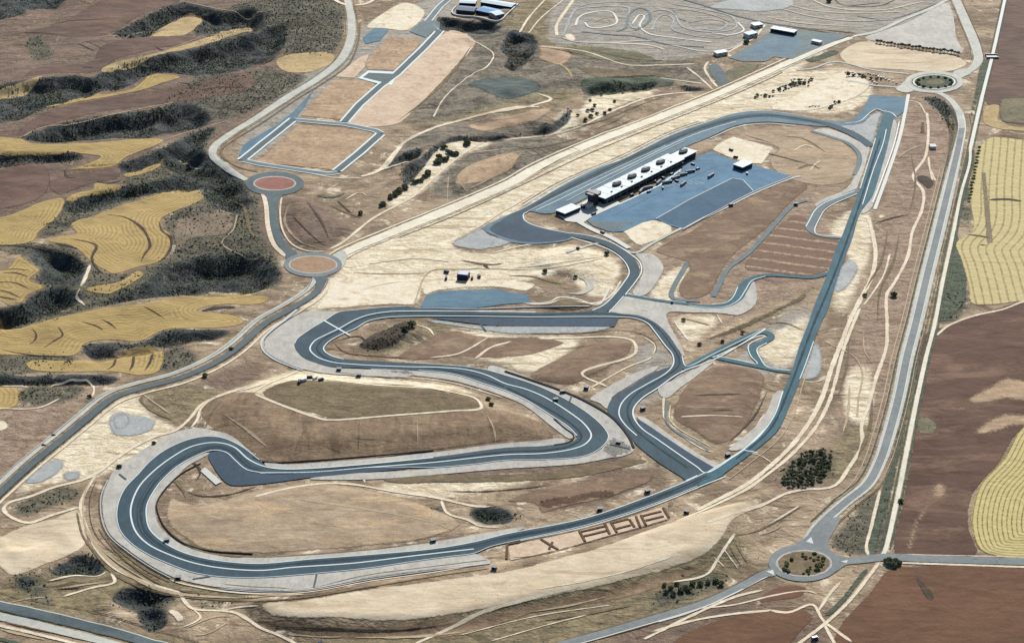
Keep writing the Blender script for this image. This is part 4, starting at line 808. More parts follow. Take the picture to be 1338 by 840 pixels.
# terrace steps in the stubble fields: tapered earth banks
TB = [([(136,280),(165,285),(185,298),(194,312),(196,322),(188,334),(184,344)],5), ([(207,288),(212,302),(222,310),(224,322),(214,338),(204,344)],4),
 ([(88,312),(112,316),(126,322),(120,338),(128,352),(138,360)],4), ([(-30,320),(30,322),(70,328),(100,338),(112,348)],5), ([(70,318),(90,322),(106,327)],3),
 ([(2,353),(20,352),(40,354)],3), ([(0,357),(20,357),(38,362)],3), ([(-10,369),(20,370),(40,379)],3), ([(-10,378),(10,382),(30,391)],3), ([(-10,386),(10,390),(26,393)],3),
 ([(187,400),(200,407),(217,418)],3), ([(262,407),(285,402),(310,402)],8), ([(105,420),(125,426),(136,432)],3), ([(130,416),(145,424),(153,431)],3),
 ([(40,428),(47,436),(46,444),(36,452)],3), ([(75,426),(82,438),(70,446),(56,456)],3), ([(0,457),(40,464),(100,466)],3), ([(152,466),(148,478),(138,484)],5), ([(175,464),(173,478),(168,486)],4), ([(200,460),(196,474),(188,486)],4),
 ([(62,34),(90,28),(140,26)],3), ([(20,44),(40,43),(78,45)],3), ([(100,56),(125,68)],3), ([(112,54),(138,66)],2), ([(106,90),(115,88),(122,90)],4), ([(200,60),(215,68)],3),
 ([(230,108),(250,112),(252,126)],4), ([(262,118),(290,114),(330,116)],5), ([(288,140),(310,143),(335,140)],4),
 ([(84,222),(88,232),(102,232)],4), ([(125,236),(140,240),(160,236)],5), ([(400,262),(420,290),(430,312)],4), ([(380,280),(410,310),(428,324)],3), ([(440,262),(462,282)],4), ([(360,286),(372,310)],3)]
for px, w in TB: ribbon('terrace_bank', px, w, 'bank_dark', 2.6, taper=True, wob=.25)
for px, w in (([(662,730),(700,726),(735,719)],2), ([(1290,262),(1315,261),(1338,264)],8), ([(1262,307),(1280,309),(1296,312)],5), ([(1278,320),(1290,321)],5)):
    ribbon('terrace_bank', px, w, 'bank_dark', 4, taper=True, wob=.2)
for px, w in (([(330,779),(401,777),(487,762),(566,750),(642,739)],1.6), ([(440,487),(540,497),(592,504)],2), ([(415,604),(487,598),(570,588)],2), ([(690,436),(750,436),(800,432),(830,434),(852,444),(858,456),(850,468)],2), ([(560,424),(600,430),(640,436),(700,440)],1.8), ([(217,690),(240,710),(270,722),(330,728),(400,725),(487,718),(566,708)],3)):
    ribbon('earth_bank', px, w, 'bank_olive', 3.6, wob=.2)
# more surveyed ground detail
SH('earth_bank', 'bank_olive', 2, [(500,620),(600,620),(700,617),(790,606),(830,598),(850,602),(800,616),(742,627),(680,630),(600,631),(500,628)], jag=1.5)
ribbon('erosion_cut', [(576,642),(635,642),(684,638),(726,633)], 3, 'bank_dark', 2.2, taper=True, wob=.4)
SH('graded_earth', 'plough_red', 2, [(704,654),(740,648),(800,640),(806,646),(760,656),(728,664),(706,663)], jag=1.5)
for px, w, mt in (([(1143,292),(1167,285),(1190,280)], 4, 'bank_dark'), ([(1212,213),(1217,225),(1223,238)], 3, 'dirt_road'), ([(660,353),(720,350),(788,338)], 3, 'dirt_road'), ([(754,362),(766,367),(772,374),(765,382),(740,384)], 7, 'gravel'),
    ([(660,360),(697,362),(727,370),(745,371)], 4, 'bank_olive'), ([(650,391),(697,397),(720,394),(730,389),(753,391),(782,398),(797,376)], 3, 'kerb'), ([(887,545),(930,543),(974,545)], 3, 'dirt_road'), ([(892,532),(930,533),(969,531)], 2.4, 'dirt_road_dim'),
    ([(905,517),(930,516),(971,515)], 4, 'bank_dark'), ([(928,537),(948,536),(962,537)], 3, 'bank_dark'), ([(1003,511),(985,545),(949,582)], 3, 'bank_dark'), ([(872,526),(871,552),(926,589)], 3, 'asphalt_grey'), ([(876,528),(876,550),(930,585)], 2, 'dirt_road'),
    ([(972,592),(990,594),(1012,607)], 2, 'dirt_road'), ([(1190,200),(1196,240),(1188,280)], 3, 'bank_olive'), ([(1160,300),(1152,340),(1130,380)], 4, 'bank_olive'), ([(1176,300),(1168,340),(1150,380),(1146,420)], 4, 'bank_olive'),
    ([(1128,430),(1130,460),(1140,475)], 2.4, 'dirt_road_dim'), ([(1110,440),(1106,480),(1094,520)], 3, 'bank_olive'), ([(1140,520),(1136,560),(1120,600)], 5, 'bank_olive'), ([(1110,500),(1108,540),(1100,570)], 4, 'dirt_road_dim'),
    ([(0,812),(60,824),(130,840)], 5, 'plough_red'), ([(0,822),(60,836)], 5, 'dirt_road_dim'), ([(-20,830),(40,845)], 6, 'ditch'), ([(70,770),(110,764),(145,760)], 3, 'dirt_road_dim'), ([(72,770),(108,767)], 3, 'bank_dark'), ([(220,796),(232,804),(238,812)], 7, 'dirt_road'),
    ([(0,790),(40,782),(66,780)], 3, 'dirt_road_dim'), ([(960,708),(978,738)], 2.4, 'bank_olive'), ([(950,708),(970,742)], 2.4, 'bank_olive'), ([(955,700),(985,695),(1020,678),(1050,660)], 3, 'bank_olive'), ([(990,700),(1010,693),(1026,684)], 3, 'dirt_road_dim'),
    ([(700,770),(760,760),(820,746),(880,726)], 3, 'dirt_road'), ([(340,818),(420,822),(520,824),(600,814)], 3, 'bank_dark'), ([(460,833),(540,832),(620,824)], 4, 'dirt_road_dim'), ([(690,800),(740,792),(800,778)], 3, 'dirt_road_dim'), ([(700,812),(760,803),(830,790)], 5, 'bank_olive'), ([(1000,770),(960,780),(900,806),(840,836)], 4, 'dirt_road'),
    ([(520,158),(545,140),(570,118),(600,84),(616,60)], 6, 'bank_olive'), ([(700,62),(720,64),(760,72),(800,84)], 3, 'bank_dark'), ([(700,76),(740,90),(750,108)], 5, 'straw_pale'), ([(770,56),(850,60),(870,66)], 5, 'dirt_road'), ([(770,66),(830,78),(870,80)], 6, 'ditch'),
    ([(690,140),(720,130),(700,122)], 7, 'earth_white'), ([(600,158),(640,148),(690,140),(706,136)], 9, 'earth_pale'), ([(640,158),(690,150)], 6, 'earth_tan'), ([(590,205),(620,200),(690,192)], 3, 'dirt_road_dim'),
    ([(664,197),(720,190),(760,180)], 4, 'bank_olive'), ([(690,205),(740,192),(790,172),(830,155)], 4, 'bank_olive'), ([(720,172),(780,160),(830,140),(870,126)], 4, 'bank_olive'), ([(780,168),(800,160),(818,150)], 5, 'weeds'), ([(700,226),(730,210),(760,196)], 3, 'bank_olive'),
    ([(620,300),(660,275),(700,252)], 4, 'dirt_road'), ([(480,345),(540,338),(590,342)], 4, 'dirt_road'), ([(470,380),(500,372),(530,368)], 4, 'earth_pale'), ([(600,340),(640,346),(660,344)], 5, 'bank_olive'), ([(630,345),(640,352)], 5, 'bank_dark'),
    ([(470,500),(540,505),(600,515)], 3, 'bank_olive'), ([(400,540),(398,560),(385,590)], 3, 'bank_olive'), ([(470,548),(468,590)], 2.4, 'bank_olive'), ([(545,545),(546,590)], 2, 'dirt_road_dim'), ([(635,540),(645,560),(648,582)], 3, 'dirt_road_dim'), ([(290,540),(320,560),(350,585)], 4, 'earth_tan'),
    ([(268,560),(276,540),(292,522)], 4, 'bank_olive'), ([(192,512),(184,522),(196,534),(226,550)], 5, 'bank_olive'), ([(230,610),(250,604),(262,616),(255,630)], 4, 'bank_dark'), ([(240,640),(262,648),(300,646),(340,634)], 3, 'bank_dark'), ([(220,640),(226,628),(238,640),(244,652)], 4, 'bank_olive'),
    ([(440,445),(470,440),(480,448)], 3, 'bank_dark'), ([(436,448),(450,460),(500,466),(560,470)], 3, 'plough_red'), ([(540,424),(560,430),(568,440)], 4, 'earth_white'), ([(620,470),(640,455),(670,446)], 4, 'dirt_road'), ([(560,468),(600,462),(640,440)], 3, 'dirt_road'),
    ([(880,420),(890,432),(900,446)], 5, 'earth_white'), ([(890,415),(910,420),(930,426)], 5, 'earth_lot'), ([(936,410),(944,424)], 3, 'earth_white'), ([(1000,424),(1024,422),(1050,432)], 3, 'bank_olive'), ([(940,456),(970,440),(1010,425)], 3, 'dirt_road_dim'),
    ([(1020,178),(1050,182),(1080,200)], 4, 'bank_olive'), ([(1000,200),(1030,208),(1060,216)], 4, 'bank_dark'), ([(1040,222),(1060,216),(1072,222)], 6, 'bank_olive'), ([(1058,224),(1066,214),(1074,210)], 3, 'dirt_road'), ([(970,176),(990,182),(1010,188)], 4, 'bank_olive'), ([(1036,198),(1052,190),(1070,196)], 4, 'earth_white'),
    ([(300,262),(318,270),(326,300),(338,320)], 5, 'bank_olive'), ([(380,262),(372,290),(392,316),(420,326)], 4, 'earth_tan'), ([(430,268),(452,278),(474,286)], 4, 'bank_olive'), ([(412,256),(436,258),(452,252)], 8, 'ditch'), ([(450,262),(470,252),(480,256)], 3, 'dirt_road')):
    ribbon('ground_mark', px, w, mt, 2.6, taper=(mt not in ('dirt_road', 'kerb', 'asphalt_grey')), wob=.3)
for q, mt in (([(1196,232),(1205,229),(1215,232),(1222,240),(1213,248),(1205,242)], 'bank_dark'), ([(1146,283),(1154,280),(1158,284),(1150,288)], 'earth_white'), ([(715,400),(735,391),(760,395),(776,400),(740,406)], 'bank_olive')):
    SH('ground_patch', mt, 2.4, q, jag=.6)
# racing lines: rubbered strips worn into the asphalt
for px, off, w in ((A_in, -5, 3.2), (A_in, -8.5, 1.6), ([(409,615),(487,609),(566,602),(660,591),(712,589),(745,583),(760,572),(755,562),(735,546),(700,526),(660,506)], 0, 3), ([(660,506),(620,492),(560,481),(497,478),(450,475),(425,468),(414,456),(422,444),(445,432),(475,416),(520,410),(600,411),(700,412),(800,411),(850,422),(876,450),(888,476),(860,498),(832,515),(820,535),(826,556),(850,578),(900,613)], 0, 2.6),
                   ([(960,602),(1006,562),(1030,512),(1046,470),(1064,422),(1080,385),(1105,320),(1128,252),(1150,182)], 0, 3), ([(700,268),(790,223),(850,196),(930,164),(1000,151.5),(1077,162)], 0, 3), ([(911,628),(843,657),(765,682),(660,704)], 0, 3)):
    ribbon('rubber_line', None, w, 'rubbered', 5.9, world=beside(px, off), wob=.3)
# grey hardstanding in the left pale zone
SH('hardstanding', 'gravel_blue', 2, [(140,546),(155,537),(172,540),(205,550),(195,565),(145,568)], jag=1)
SH('hardstanding', 'gravel_blue', 2.4, [(146,545),(156,539),(168,541),(172,552),(160,562),(148,560)], jag=1)
SH('hardstanding', 'gravel_blue', 2, [(28,632),(55,606),(80,597),(88,606),(62,630)], jag=1)
SH('hardstanding', 'gravel_blue', 2, [(80,617),(108,615),(105,627),(82,628)], jag=.5)
SH('bare_earth', 'earth_white', 2, [(-10,548),(8,550),(14,558),(4,564),(-10,562)], jag=1)
SH('weedy_verge', 'ditch', 2, [(1050,79),(1068,73),(1090,66),(1097,69),(1078,77),(1060,82)], jag=.8)
for px in ([(652,58),(668,62),(690,52)], [(655,68),(675,70),(696,60)], [(660,77),(680,76),(699,68)], [(664,86),(684,84),(700,74)]): ribbon('gully_rib', px, 7, 'bank_dark', 2, taper=True, wob=.3)
# roundabout aprons
for q in ([(1093,726),(1112,730),(1130,728),(1130,734),(1108,737),(1090,748),(1094,738)], [(1008,742),(1014,752),(1000,754),(985,762),(970,770),(964,766),(990,754)], [(1036,716),(1060,697),(1080,680),(1098,676),(1090,694),(1082,708),(1084,722)]):
    SH('road_junction', 'road', 3.3, q)
for q in ([(1001,747),(1010,745),(1012,752)], [(1053,708),(1060,702),(1063,711)], [(1098,734),(1108,732),(1106,736)]): SH('traffic_island', 'kerb', 4.4, q, curve=False)
SH('road_junction', 'concrete_road', 3.2, [(1180,108),(1190,100),(1200,98),(1196,118),(1184,122),(1170,117)])
SH('road_junction', 'concrete_road', 3.2, [(1244,96),(1262,90),(1270,96),(1256,104),(1258,114)])
SH('road_junction', 'road_dark', 3.5, [(340,248),(356,256),(374,250),(364,262),(362,275),(352,275),(350,262)])
SH('road_junction', 'road_dark', 3.5, [(374,340),(376,326),(386,328),(392,336),(410,332),(400,345)])
SH('road_junction', 'road_dark', 3.5, [(398,358),(420,360),(430,352),(424,372),(414,380),(412,366)])
SH('road_junction', 'concrete_road', 3.3, [(432,338),(440,330),(450,328),(454,336),(446,352),(440,350)])
# road edges: weedy ditches, dark outlines painted as edge shadow, verges, painted lines
for px, offs in ((LR, ((-4.9, 'bank_olive', 1.2), (5.6, 'bank_dark', 1.6), (-13.5, 'bank_dark', 1.4))), (RD2[4:-1], ((10.5, 'dirt_road_dim', 1.6), (12.5, 'bank_olive', 1.8), (-10.5, 'ditch', 2.5), (4.2, 'kerb', .9), (-4.2, 'kerb', .9))),
                 (WR[4:-1], ((4.2, 'ditch', 3), (-4.2, 'ditch', 2.6))), (WR[:5], ((4, 'ditch', 2.4), (-4, 'ditch', 2.4))), (UL[:-2], ((9, 'bank_olive', 1.6), (-9, 'bank_olive', 1.6))), (BL, ((-6, 'ditch', 1.6), (6.2, 'kerb', 1.2), (18, 'bank_dark', 1.6))),
                 (SWR[:-1], ((5.5, 'kerb', 1.4), (-5.8, 'bank_olive', 2))), (JH[:-1], ((-12, 'bank_olive', 1.6), (13, 'dirt_road', 4))), (MAINR[:-2], ((9, 'bank_olive', 1.5), (-9, 'bank_olive', 1.5))),
                 ([(641,736),(566,745.5),(487,756),(401,771.5),(340,773),(288,769)], ((-3, 'bank_dark', 1), (-7, 'bank_olive', 2.2))),
                 ([(143,626),(134,649),(135,678),(144,699),(168,720),(199,741),(225,755)], ((-3, 'bank_olive', 1.2), (-12, 'bank_dark', 1.3), (-18, 'dirt_road_dim', 2.4))),
                 ([(340,603),(369,606),(409,604),(487,598),(566,590),(660,578)], ((3, 'bank_dark', 1.3),)),
                 ([(948,626),(982,600),(1014,573),(1032,545),(1045,503),(1053,480)], ((-3, 'dirt_road_dim', 2),)),
                 ([(925,181),(961,166),(1000,161),(1040,164)], ((-3, 'kerb', 1.6),)), ([(686,270),(738,239),(811,208),(878,175),(920,160)], ((3, 'kerb', 1.6), (7, 'bank_olive', 1.8)))):
    for off, mt, wd in offs: ribbon('road_edge', None, wd, mt, 3.1, world=beside(px, off))
for q, mt in (([(700,62),(722,58),(742,66),(752,74),(735,84),(712,82),(702,74)], 'stone_light'), ([(610,165),(640,154),(680,146),(712,140),(724,142),(700,160),(660,168),(625,172)], 'stone_light'), ([(735,66),(760,60),(800,62),(850,72),(860,80),(810,80),(760,76)], 'weeds'), ([(756,88),(800,92),(850,92),(880,98),(840,102),(780,100)], 'bank_olive'),
              ([(760,106),(800,100),(850,98),(884,104),(880,112),(850,118),(800,124),(764,124)], 'ditch'), ([(926,112),(940,96),(970,84),(1000,84),(985,96),(950,112)], 'weeds'), ([(596,240),(604,222),(640,206),(676,202),(668,220),(630,236)], 'earth_lot')):
    SH('rough_ground', mt, .8, q, jag=2.5)
for k in range(7): ribbon('planting_row', [(672+k*11,188+k*.5),(700+k*10,206-k*1.5)], 2.4, 'bank_olive', 2.6, taper=True)
#THINGS_BEGIN
# ------------------------------------------------------------------ things
class MB:
    def __init__(s): s.v = []; s.f = []; s.mi = []
    def face(s, idx, m=0): s.f.append(idx); s.mi.append(m)
    def box(s, x0, y0, z0, x1, y1, z1, m=0, tx=0., ty=0.):
        b = len(s.v)
        s.v += [(x0,y0,z0),(x1,y0,z0),(x1,y1,z0),(x0,y1,z0),(x0+tx,y0+ty,z1),(x1-tx,y0+ty,z1),(x1-tx,y1-ty,z1),(x0+tx,y1-ty,z1)]
        for q in ((3,2,1,0),(4,5,6,7),(0,1,5,4),(1,2,6,5),(2,3,7,6),(3,0,4,7)): s.face([b+k for k in q], m)
    def prism(s, pts, z0, z1, m=0, sc=1., c=(0,0)):
        b = len(s.v); n = len(pts)
        s.v += [(x,y,z0) for x,y in pts]+[(c[0]+(x-c[0])*sc,c[1]+(y-c[1])*sc,z1) for x,y in pts]
        s.face([b+k for k in range(n)][::-1], m); s.face([b+n+k for k in range(n)], m)
        for k in range(n): s.face([b+k, b+(k+1)%n, b+n+(k+1)%n, b+n+k], m)
    def gable(s, x0, y0, z0, x1, y1, z1, m=0):
        """ridge along x"""
        b = len(s.v); ym = (y0+y1)/2
        s.v += [(x0,y0,z0),(x1,y0,z0),(x1,y1,z0),(x0,y1,z0),(x0,ym,z1),(x1,ym,z1)]
        for q in ((0,1,5,4),(2,3,4,5),(1,2,5),(3,0,4),(3,2,1,0)): s.face([b+k for k in q], m)
    def mesh(s, name):
        me = bpy.data.meshes.new(name); me.from_pydata(s.v, [], s.f); me.polygons.foreach_set('material_index', s.mi); me.update(); return me
    def build(s, name, mats, parent=None): return link(name, s.mesh(name), mats, parent)
def thing(name, label, cat, px=None, loc=None, rot=0, group=None):
    o = link(name, None)
    if loc is None:
        p = unproj([px])[0]; loc = (p[0], p[1], float(hat(p[0], p[1]))+.2)
    o.location = loc; o.rotation_euler = (0, 0, rot); return setp(o, label, cat, group)
def baseline(a, b):
    p = unproj([a, b]); d = p[1]-p[0]
    return p[0], math.atan2(d[1], d[0]), float(np.linalg.norm(d))

M['roof_white'] = plain('white_roof', (214,226,226)); M['facade_dark'] = plain('dark_facade', (40,46,62), .4); M['wall_white'] = plain('white_wall', (206,206,200))
M['glass'] = plain('dark_glass', (30,38,48), .15); M['roof_blue'] = plain('blue_roof', (98,140,178)); M['roof_slate'] = plain('slate_blue_roof', (72,96,120)); M['roof_pale'] = plain('pale_roof', (190,206,214))
M['roof_lav'] = plain('lavender_roof', (196,198,222)); M['wall_grey'] = plain('grey_wall', (132,134,134)); M['tan_panel'] = plain('tan_panel', (150,128,110))
M['rubber'] = plain('black_rubber', (34,36,38), .9); M['steel'] = plain('galvanised_steel', (160,166,170), .5)
M['stroke'] = soil('lettering_stone', (84,64,47), (106,82,60), 10, 3, .2, .3, soft=False)
M['trunk'] = plain('bark', (78,64,50), .95)
def leafmat(name, a, b):
    g = G(name); n = g.noise(1.8, 3, .6); return g.done(g.mix(g.step(n, .35, .65), C(*a), C(*b)), 0, 1, .9)
M['leaf'] = leafmat('dark_foliage', (58,68,50), (112,116,84)); M['leaf_olive'] = leafmat('olive_foliage', (92,92,62), (128,124,88)); M['leaf_green'] = leafmat('green_foliage', (66,96,60), (106,128,80))

# --- pit building
p0, ang, ln = baseline((790,267.5), (912,206))
pb = thing('pit_building', 'long white-roofed pit building with dark front and rounded roof pavilions beside the blue paddock', 'building', loc=(p0[0], p0[1], float(hat(*p0))+.2), rot=ang)
LB, DB = ln, 24.0
m = MB(); m.box(0, 0, 0, LB*.83, DB, 8.2); m.box(LB*.83+.003, 3.5, 0, LB, DB-3, 7.2); m.build('body', [M['facade_dark']], pb)
m = MB(); m.box(-1.5, -2.2, 8.2, LB*.83+1, DB+1.5, 9.0); m.box(LB*.83+1.003, 1.8, 7.2, LB+1.2, DB-2, 7.9); m.build('roof', [M['roof_white']], pb)
m = MB(); m.box(.5, -1.6, 3.9, LB*.83-.5, -.004, 4.3); m.build('balcony', [M['wall_grey']], pb)
for k in range(14):
    x = 4+k*(LB*.8/14); m = MB(); m.box(x, -.12, .05, x+6.4, -.002, 3.4); m.build('garage_door', [M['glass']], pb)
for k in range(12):
    x = 3+k*(LB*.81/12); m = MB(); m.box(x-.25, -1.9, 0, x+.25, -1.5, 8.2); m.build('column', [M['wall_grey']], pb)
for fx_ in (.215, .375, .52, .68, .93):
    m = MB(); n = 20; cx, cy = LB*fx_, DB*.58; zz = 9.003 if fx_ < .8 else 7.903
    m.prism([(cx+8.2*math.cos(2*math.pi*q/n), cy+4.6*math.sin(2*math.pi*q/n)) for q in range(n)], zz, zz+2.6, 0, .97, (cx, cy))
    pv = m.build('roof_pavilion', [M['glass']], pb)
    m = MB(); m.prism([(cx+2.5+4.6*math.cos(2*math.pi*q/n), cy+1.4+2.2*math.sin(2*math.pi*q/n)) for q in range(n)], zz+2.603, zz+3.1, 0, .94, (cx+2, cy+1)); m.build('pavilion_roof', [M['wall_grey']], pv)
for k in range(9):
    x = LB*.06+k*LB*.085; m = MB(); m.box(x-.2, -2, 9.003, x+.2, DB+1.3, 9.16); m.build('roof_seam', [M['wall_grey']], pb)
for k in range(7):
    x = LB*.1+k*LB*.105; m = MB(); m.box(x-1, DB*.16, 9.004, x+1.6, DB*.16+1.8, 10.3); m.build('roof_vent', [M['wall_grey']], pb)
# control tower at its left end
tw = thing('control_tower', 'dark angular control tower with projecting roof wings at the pit building left end', 'tower', loc=(p0[0]+math.cos(ang)*-10-math.sin(ang)*10, p0[1]+math.sin(ang)*-10+math.cos(ang)*10, float(hat(*p0))+.2), rot=ang)
m = MB(); m.box(-4, -4, 0, 5, 6, 13); m.build('shaft', [M['facade_dark']], tw)
m = MB(); m.box(-6, -6, 13, 7, 8, 16.4, tx=-.6, ty=-.6); m.build('lookout', [M['glass']], tw)
m = MB(); m.box(-8.5, -4.5, 16.4, 9.5, 5.5, 17.1); m.box(-3, -8.5, 17.103, 4, 9.5, 17.7); m.build('roof', [M['facade_dark']], tw)
m = MB(); m.box(-16, -3, 0, -4.003, 7, 5.2); m.build('annex', [M['wall_white']], tw)

def building(name, label, a, b, depth, h, wall, roof, gable=0., over=.6, windows=3, cat='building', doors=1, group=None):
    p, an, l = baseline(a, b)
    t = thing(name, label, cat, loc=(p[0], p[1], float(hat(*p))+.15), rot=an, group=group)
    m = MB(); m.box(0, 0, -.5, l, depth, h); m.build('walls', [M[wall]], t)
    m = MB()
    if gable: m.gable(-over, -over, h, l+over, depth+over, h+gable)
    else: m.box(-over, -over, h, l+over, depth+over, h+.6)
    m.build('roof', [M[roof]], t)
    for k in range(windows):
        x = l*(k+.5)/windows; q = min(l/windows*.3, 1.6); m = MB(); m.box(x-q, -.06, h*.5, x+q, -.003, h*.8); m.build('window', [M['glass']], t)
    for k in range(doors):
        x = l*(k+.9)/(doors+1); m = MB(); m.box(x-1.1, -.09, 0, x+1.1, -.003, min(2.6, h*.45)); m.build('door', [M['facade_dark']], t)
    return t
building('paddock_office', 'low white flat-roofed building with dark sides beside the first corner', (738,284.5), (758,276), 15, 5, 'facade_dark', 'roof_white')
building('paddock_store', 'tiny dark block between the white flat-roofed building and the control tower', (763,274), (769,271.5), 6, 4, 'facade_dark', 'facade_dark', windows=1)
building('paddock_clinic', 'small white-roofed building with dark walls at the far top corner of the blue paddock', (970,224.5), (983,218.5), 15, 5.5, 'facade_dark', 'roof_white')
building('site_house', 'small cube house with lavender roof and dark walls on bright dirt above the blue strip', (597,366), (611,367.5), 11, 7, 'facade_dark', 'roof_lav', over=-.8)
building('factory_shed', 'slate blue roofed factory shed with dark front at the left of the walled estate', (596,18), (619,20), 20, 6, 'facade_dark', 'roof_slate', gable=1.5, windows=5)
building('factory_shed', 'mid blue roofed long factory shed in the middle of the walled estate', (622,19), (647,22.5), 22, 6.5, 'facade_dark', 'roof_blue', gable=1.6, windows=5)
building('factory_shed', 'bright pale blue shed at the right corner of the walled estate', (648,25.5), (659,23), 18, 6, 'wall_grey', 'roof_pale', gable=1.2, windows=2)
building('factory_shed', 'long pale roofed hall along the far back of the walled estate', (628,8), (668,12), 18, 6, 'facade_dark', 'roof_pale', gable=1.5, windows=6)
building('factory_shed', 'short pale blue shed at the far left back of the walled estate', (600,8), (621,9), 16, 5, 'facade_dark', 'roof_pale', gable=1.2, windows=4)
building('kart_clubhouse', 'long white building with dark open front beside the grey kart paddock', (1006.5,42), (1037,47.5), 12, 5, 'facade_dark', 'roof_white', windows=6)
building('kart_clubhouse', 'pale blocky building left of the long white building by the kart paddock', (978,51), (990,48), 12, 5.5, 'wall_white', 'roof_pale', windows=2)
building('kart_clubhouse', 'small white building at the far left tip of the grey kart paddock', (937,74.5), (951,72), 10, 4.5, 'wall_white', 'roof_white', windows=2)
building('kart_clubhouse', 'tiny white kiosk alone in the right part of the grey kart paddock', (1060,57), (1071,59.5), 7, 4, 'wall_white', 'roof_white', windows=2)
building('kart_clubhouse', 'bright white building behind the others, nearest the kart track', (986,38), (997,36), 12, 4.5, 'wall_white', 'roof_white', windows=2)
building('water_tank', 'low pale square tank beside a dirt track right of the back straight', (1216,195), (1223,195), 9, 3, 'wall_white', 'kerb', windows=0, cat='tank', doors=0)
SH('pond', 'plough_purple', 3, [(1202,160),(1209,160),(1209,175),(1201,175)], curve=False)

# --- walls, barriers
def wall(name, label, cat, px, h, th, mat, parts='wall', base=.1):
    p = resample(unproj(catmull(px, False, 5)), 4, False); n = len(p); nr = frame(p)
    o0 = p[0]; z0 = float(hat(*o0)); v = []; f = []
    z = hat(p[:, 0], p[:, 1])
    for k in range(n):
        for s_, zz in ((-1, base-.4), (-1, h), (1, h), (1, base-.4)):
            q = p[k]+nr[k]*s_*th/2; v.append((q[0]-o0[0], q[1]-o0[1], z[k]+zz-z0))
    for k in range(n-1):
        for e in range(3): f.append((4*k+e, 4*k+e+1, 4*k+5+e, 4*k+4+e))
    f += [(0,3,2,1), (4*n-4,4*n-3,4*n-2,4*n-1)]
    me = bpy.data.meshes.new(name); me.from_pydata(v, [], [tuple(reversed(q)) for q in f]); me.update()
    o = link(name, me, M[mat]); o.location = (o0[0], o0[1], z0); return setp(o, label, cat)
wall('boundary_wall', 'pale boundary wall running round the blue-roofed factory estate', 'wall', [(596,10),(590.5,17),(594,20.6),(624,24),(652,29),(664,19),(677,7)], 2.6, 1.6, 'wall_white')
wall('tyre_barrier', 'dark tyre barrier running diagonally above the sharp right-hand bend in the middle', 'barrier', [(660,486),(699,499),(738,513),(765,525),(801,547),(822,572),(828,586)], 1.6, 2.4, 'rubber')
wall('tyre_barrier', 'dark curved tyre barrier inside the inner bend in front of the mound', 'barrier', [(724,582),(744,578),(750,570),(738,560),(724,548)], 1.2, 1.5, 'rubber')
wall('tyre_barrier', 'dark low tyre barrier along the foot of the mound slope', 'barrier', [(330,598),(345,604),(409,602),(487,596),(566,589)], 1.1, 1.3, 'rubber')
wall('guard_rail', 'steel guard rail round the outside of the big lower left loop', 'barrier', [(141,628),(132,650),(133,679),(142,700),(166,721),(197,742),(223,756)], 1.2, 1.0, 'steel')
wall('guard_rail', 'steel guard rail along the bottom edge of the long lower gravel trap', 'barrier', [(288,770),(340,774),(401,772.5),(487,757),(566,746),(640,737)], 1.2, 1.0, 'steel')
wall('guard_rail', 'steel guard rail round the outside of the left hairpin gravel trap', 'barrier', [(395,483),(375,476),(356,466.5),(345.5,456.5),(344,446),(353,435),(374,419),(390,407)], 1.2, 1.0, 'steel')
wall('guard_rail', 'steel guard rail between the blue strip and the middle straight', 'barrier', [(548,403.5),(620,404.5),(700,402),(770,401)], 1.2, 1.0, 'steel')
wall('guard_rail', 'steel guard rail inside the lower left loop round the tan infield', 'barrier', [(262,606),(236,620),(216,640),(205,658),(207,672),(216,690),(236,708),(268,719),(330,724)], 1.2, 1.0, 'rubber')
wall('pit_wall', 'concrete pit wall between the main straight and the pit lane', 'wall', [(740,264),(790,238),(850,206.5),(893,186)], 1.4, 1.0, 'kerb')
wall('guard_rail', 'steel guard rail following the right side of the back straight', 'barrier', [(1175,160),(1168,190),(1154,230),(1140,266)], 1.2, 1.0, 'steel')
wall('paddock_fence', 'pale fence along the lower right edge of the blue paddock', 'fence', [(892,301.5),(940,275),(985,252),(1034,232)], 1.8, .8, 'wall_white')

# --- road bridge on the narrow straight road
p0, ang, ln = baseline((1289,75), (1303,75))
br = thing('road_bridge', 'small bridge with dark parapets carrying the narrow straight road at the upper right', 'bridge', loc=(p0[0], p0[1], float(hat(*p0))+.2), rot=ang)
m = MB(); m.box(0, -6, .1, ln, 6, .9); m.build('deck', [M['kerb']], br)
m = MB(); m.box(-1, -7, 0, ln+1, -6.003, 2.6); m.build('parapet', [M['facade_dark']], br); m = MB(); m.box(-1, 6.003, 0, ln+1, 7, 2.6); m.build('parapet', [M['facade_dark']], br)

# --- lettering laid out on the embankment below the lower straight
LET = [([[(663,711),(662,731)],[(664,711),(680,708.5)]], 'first embankment letter from the left, a corner stroke at the strip end'),
 ([[(707,705),(729,718)],[(722,708.5),(717.5,718)]], 'X-shaped embankment letter, second from the left'),
 ([[(757,694),(764.5,708)],[(760,695),(790,688)],[(763,701),(792,694)]], 'wide E-shaped embankment letter near the middle with two long bars'),
 ([[(790,684),(796.5,698)]], 'single upright embankment stroke right of the wide E-shaped letter'),
 ([[(798.5,683),(806,696)],[(801,683.5),(821,678.5)],[(805,691.5),(824,686.5)],[(822.5,679),(829,689)]], 'boxy B-shaped embankment letter between two uprights'),
 ([[(831,675),(836.5,689)]], 'single upright embankment stroke left of the rightmost letter'),
 ([[(837.5,673.5),(844,686.5)],[(840,674.5),(864,668.5)],[(844,680.5),(867,675)],[(866.5,664),(874,677)]], 'rightmost embankment letter with two long bars and pale end')]
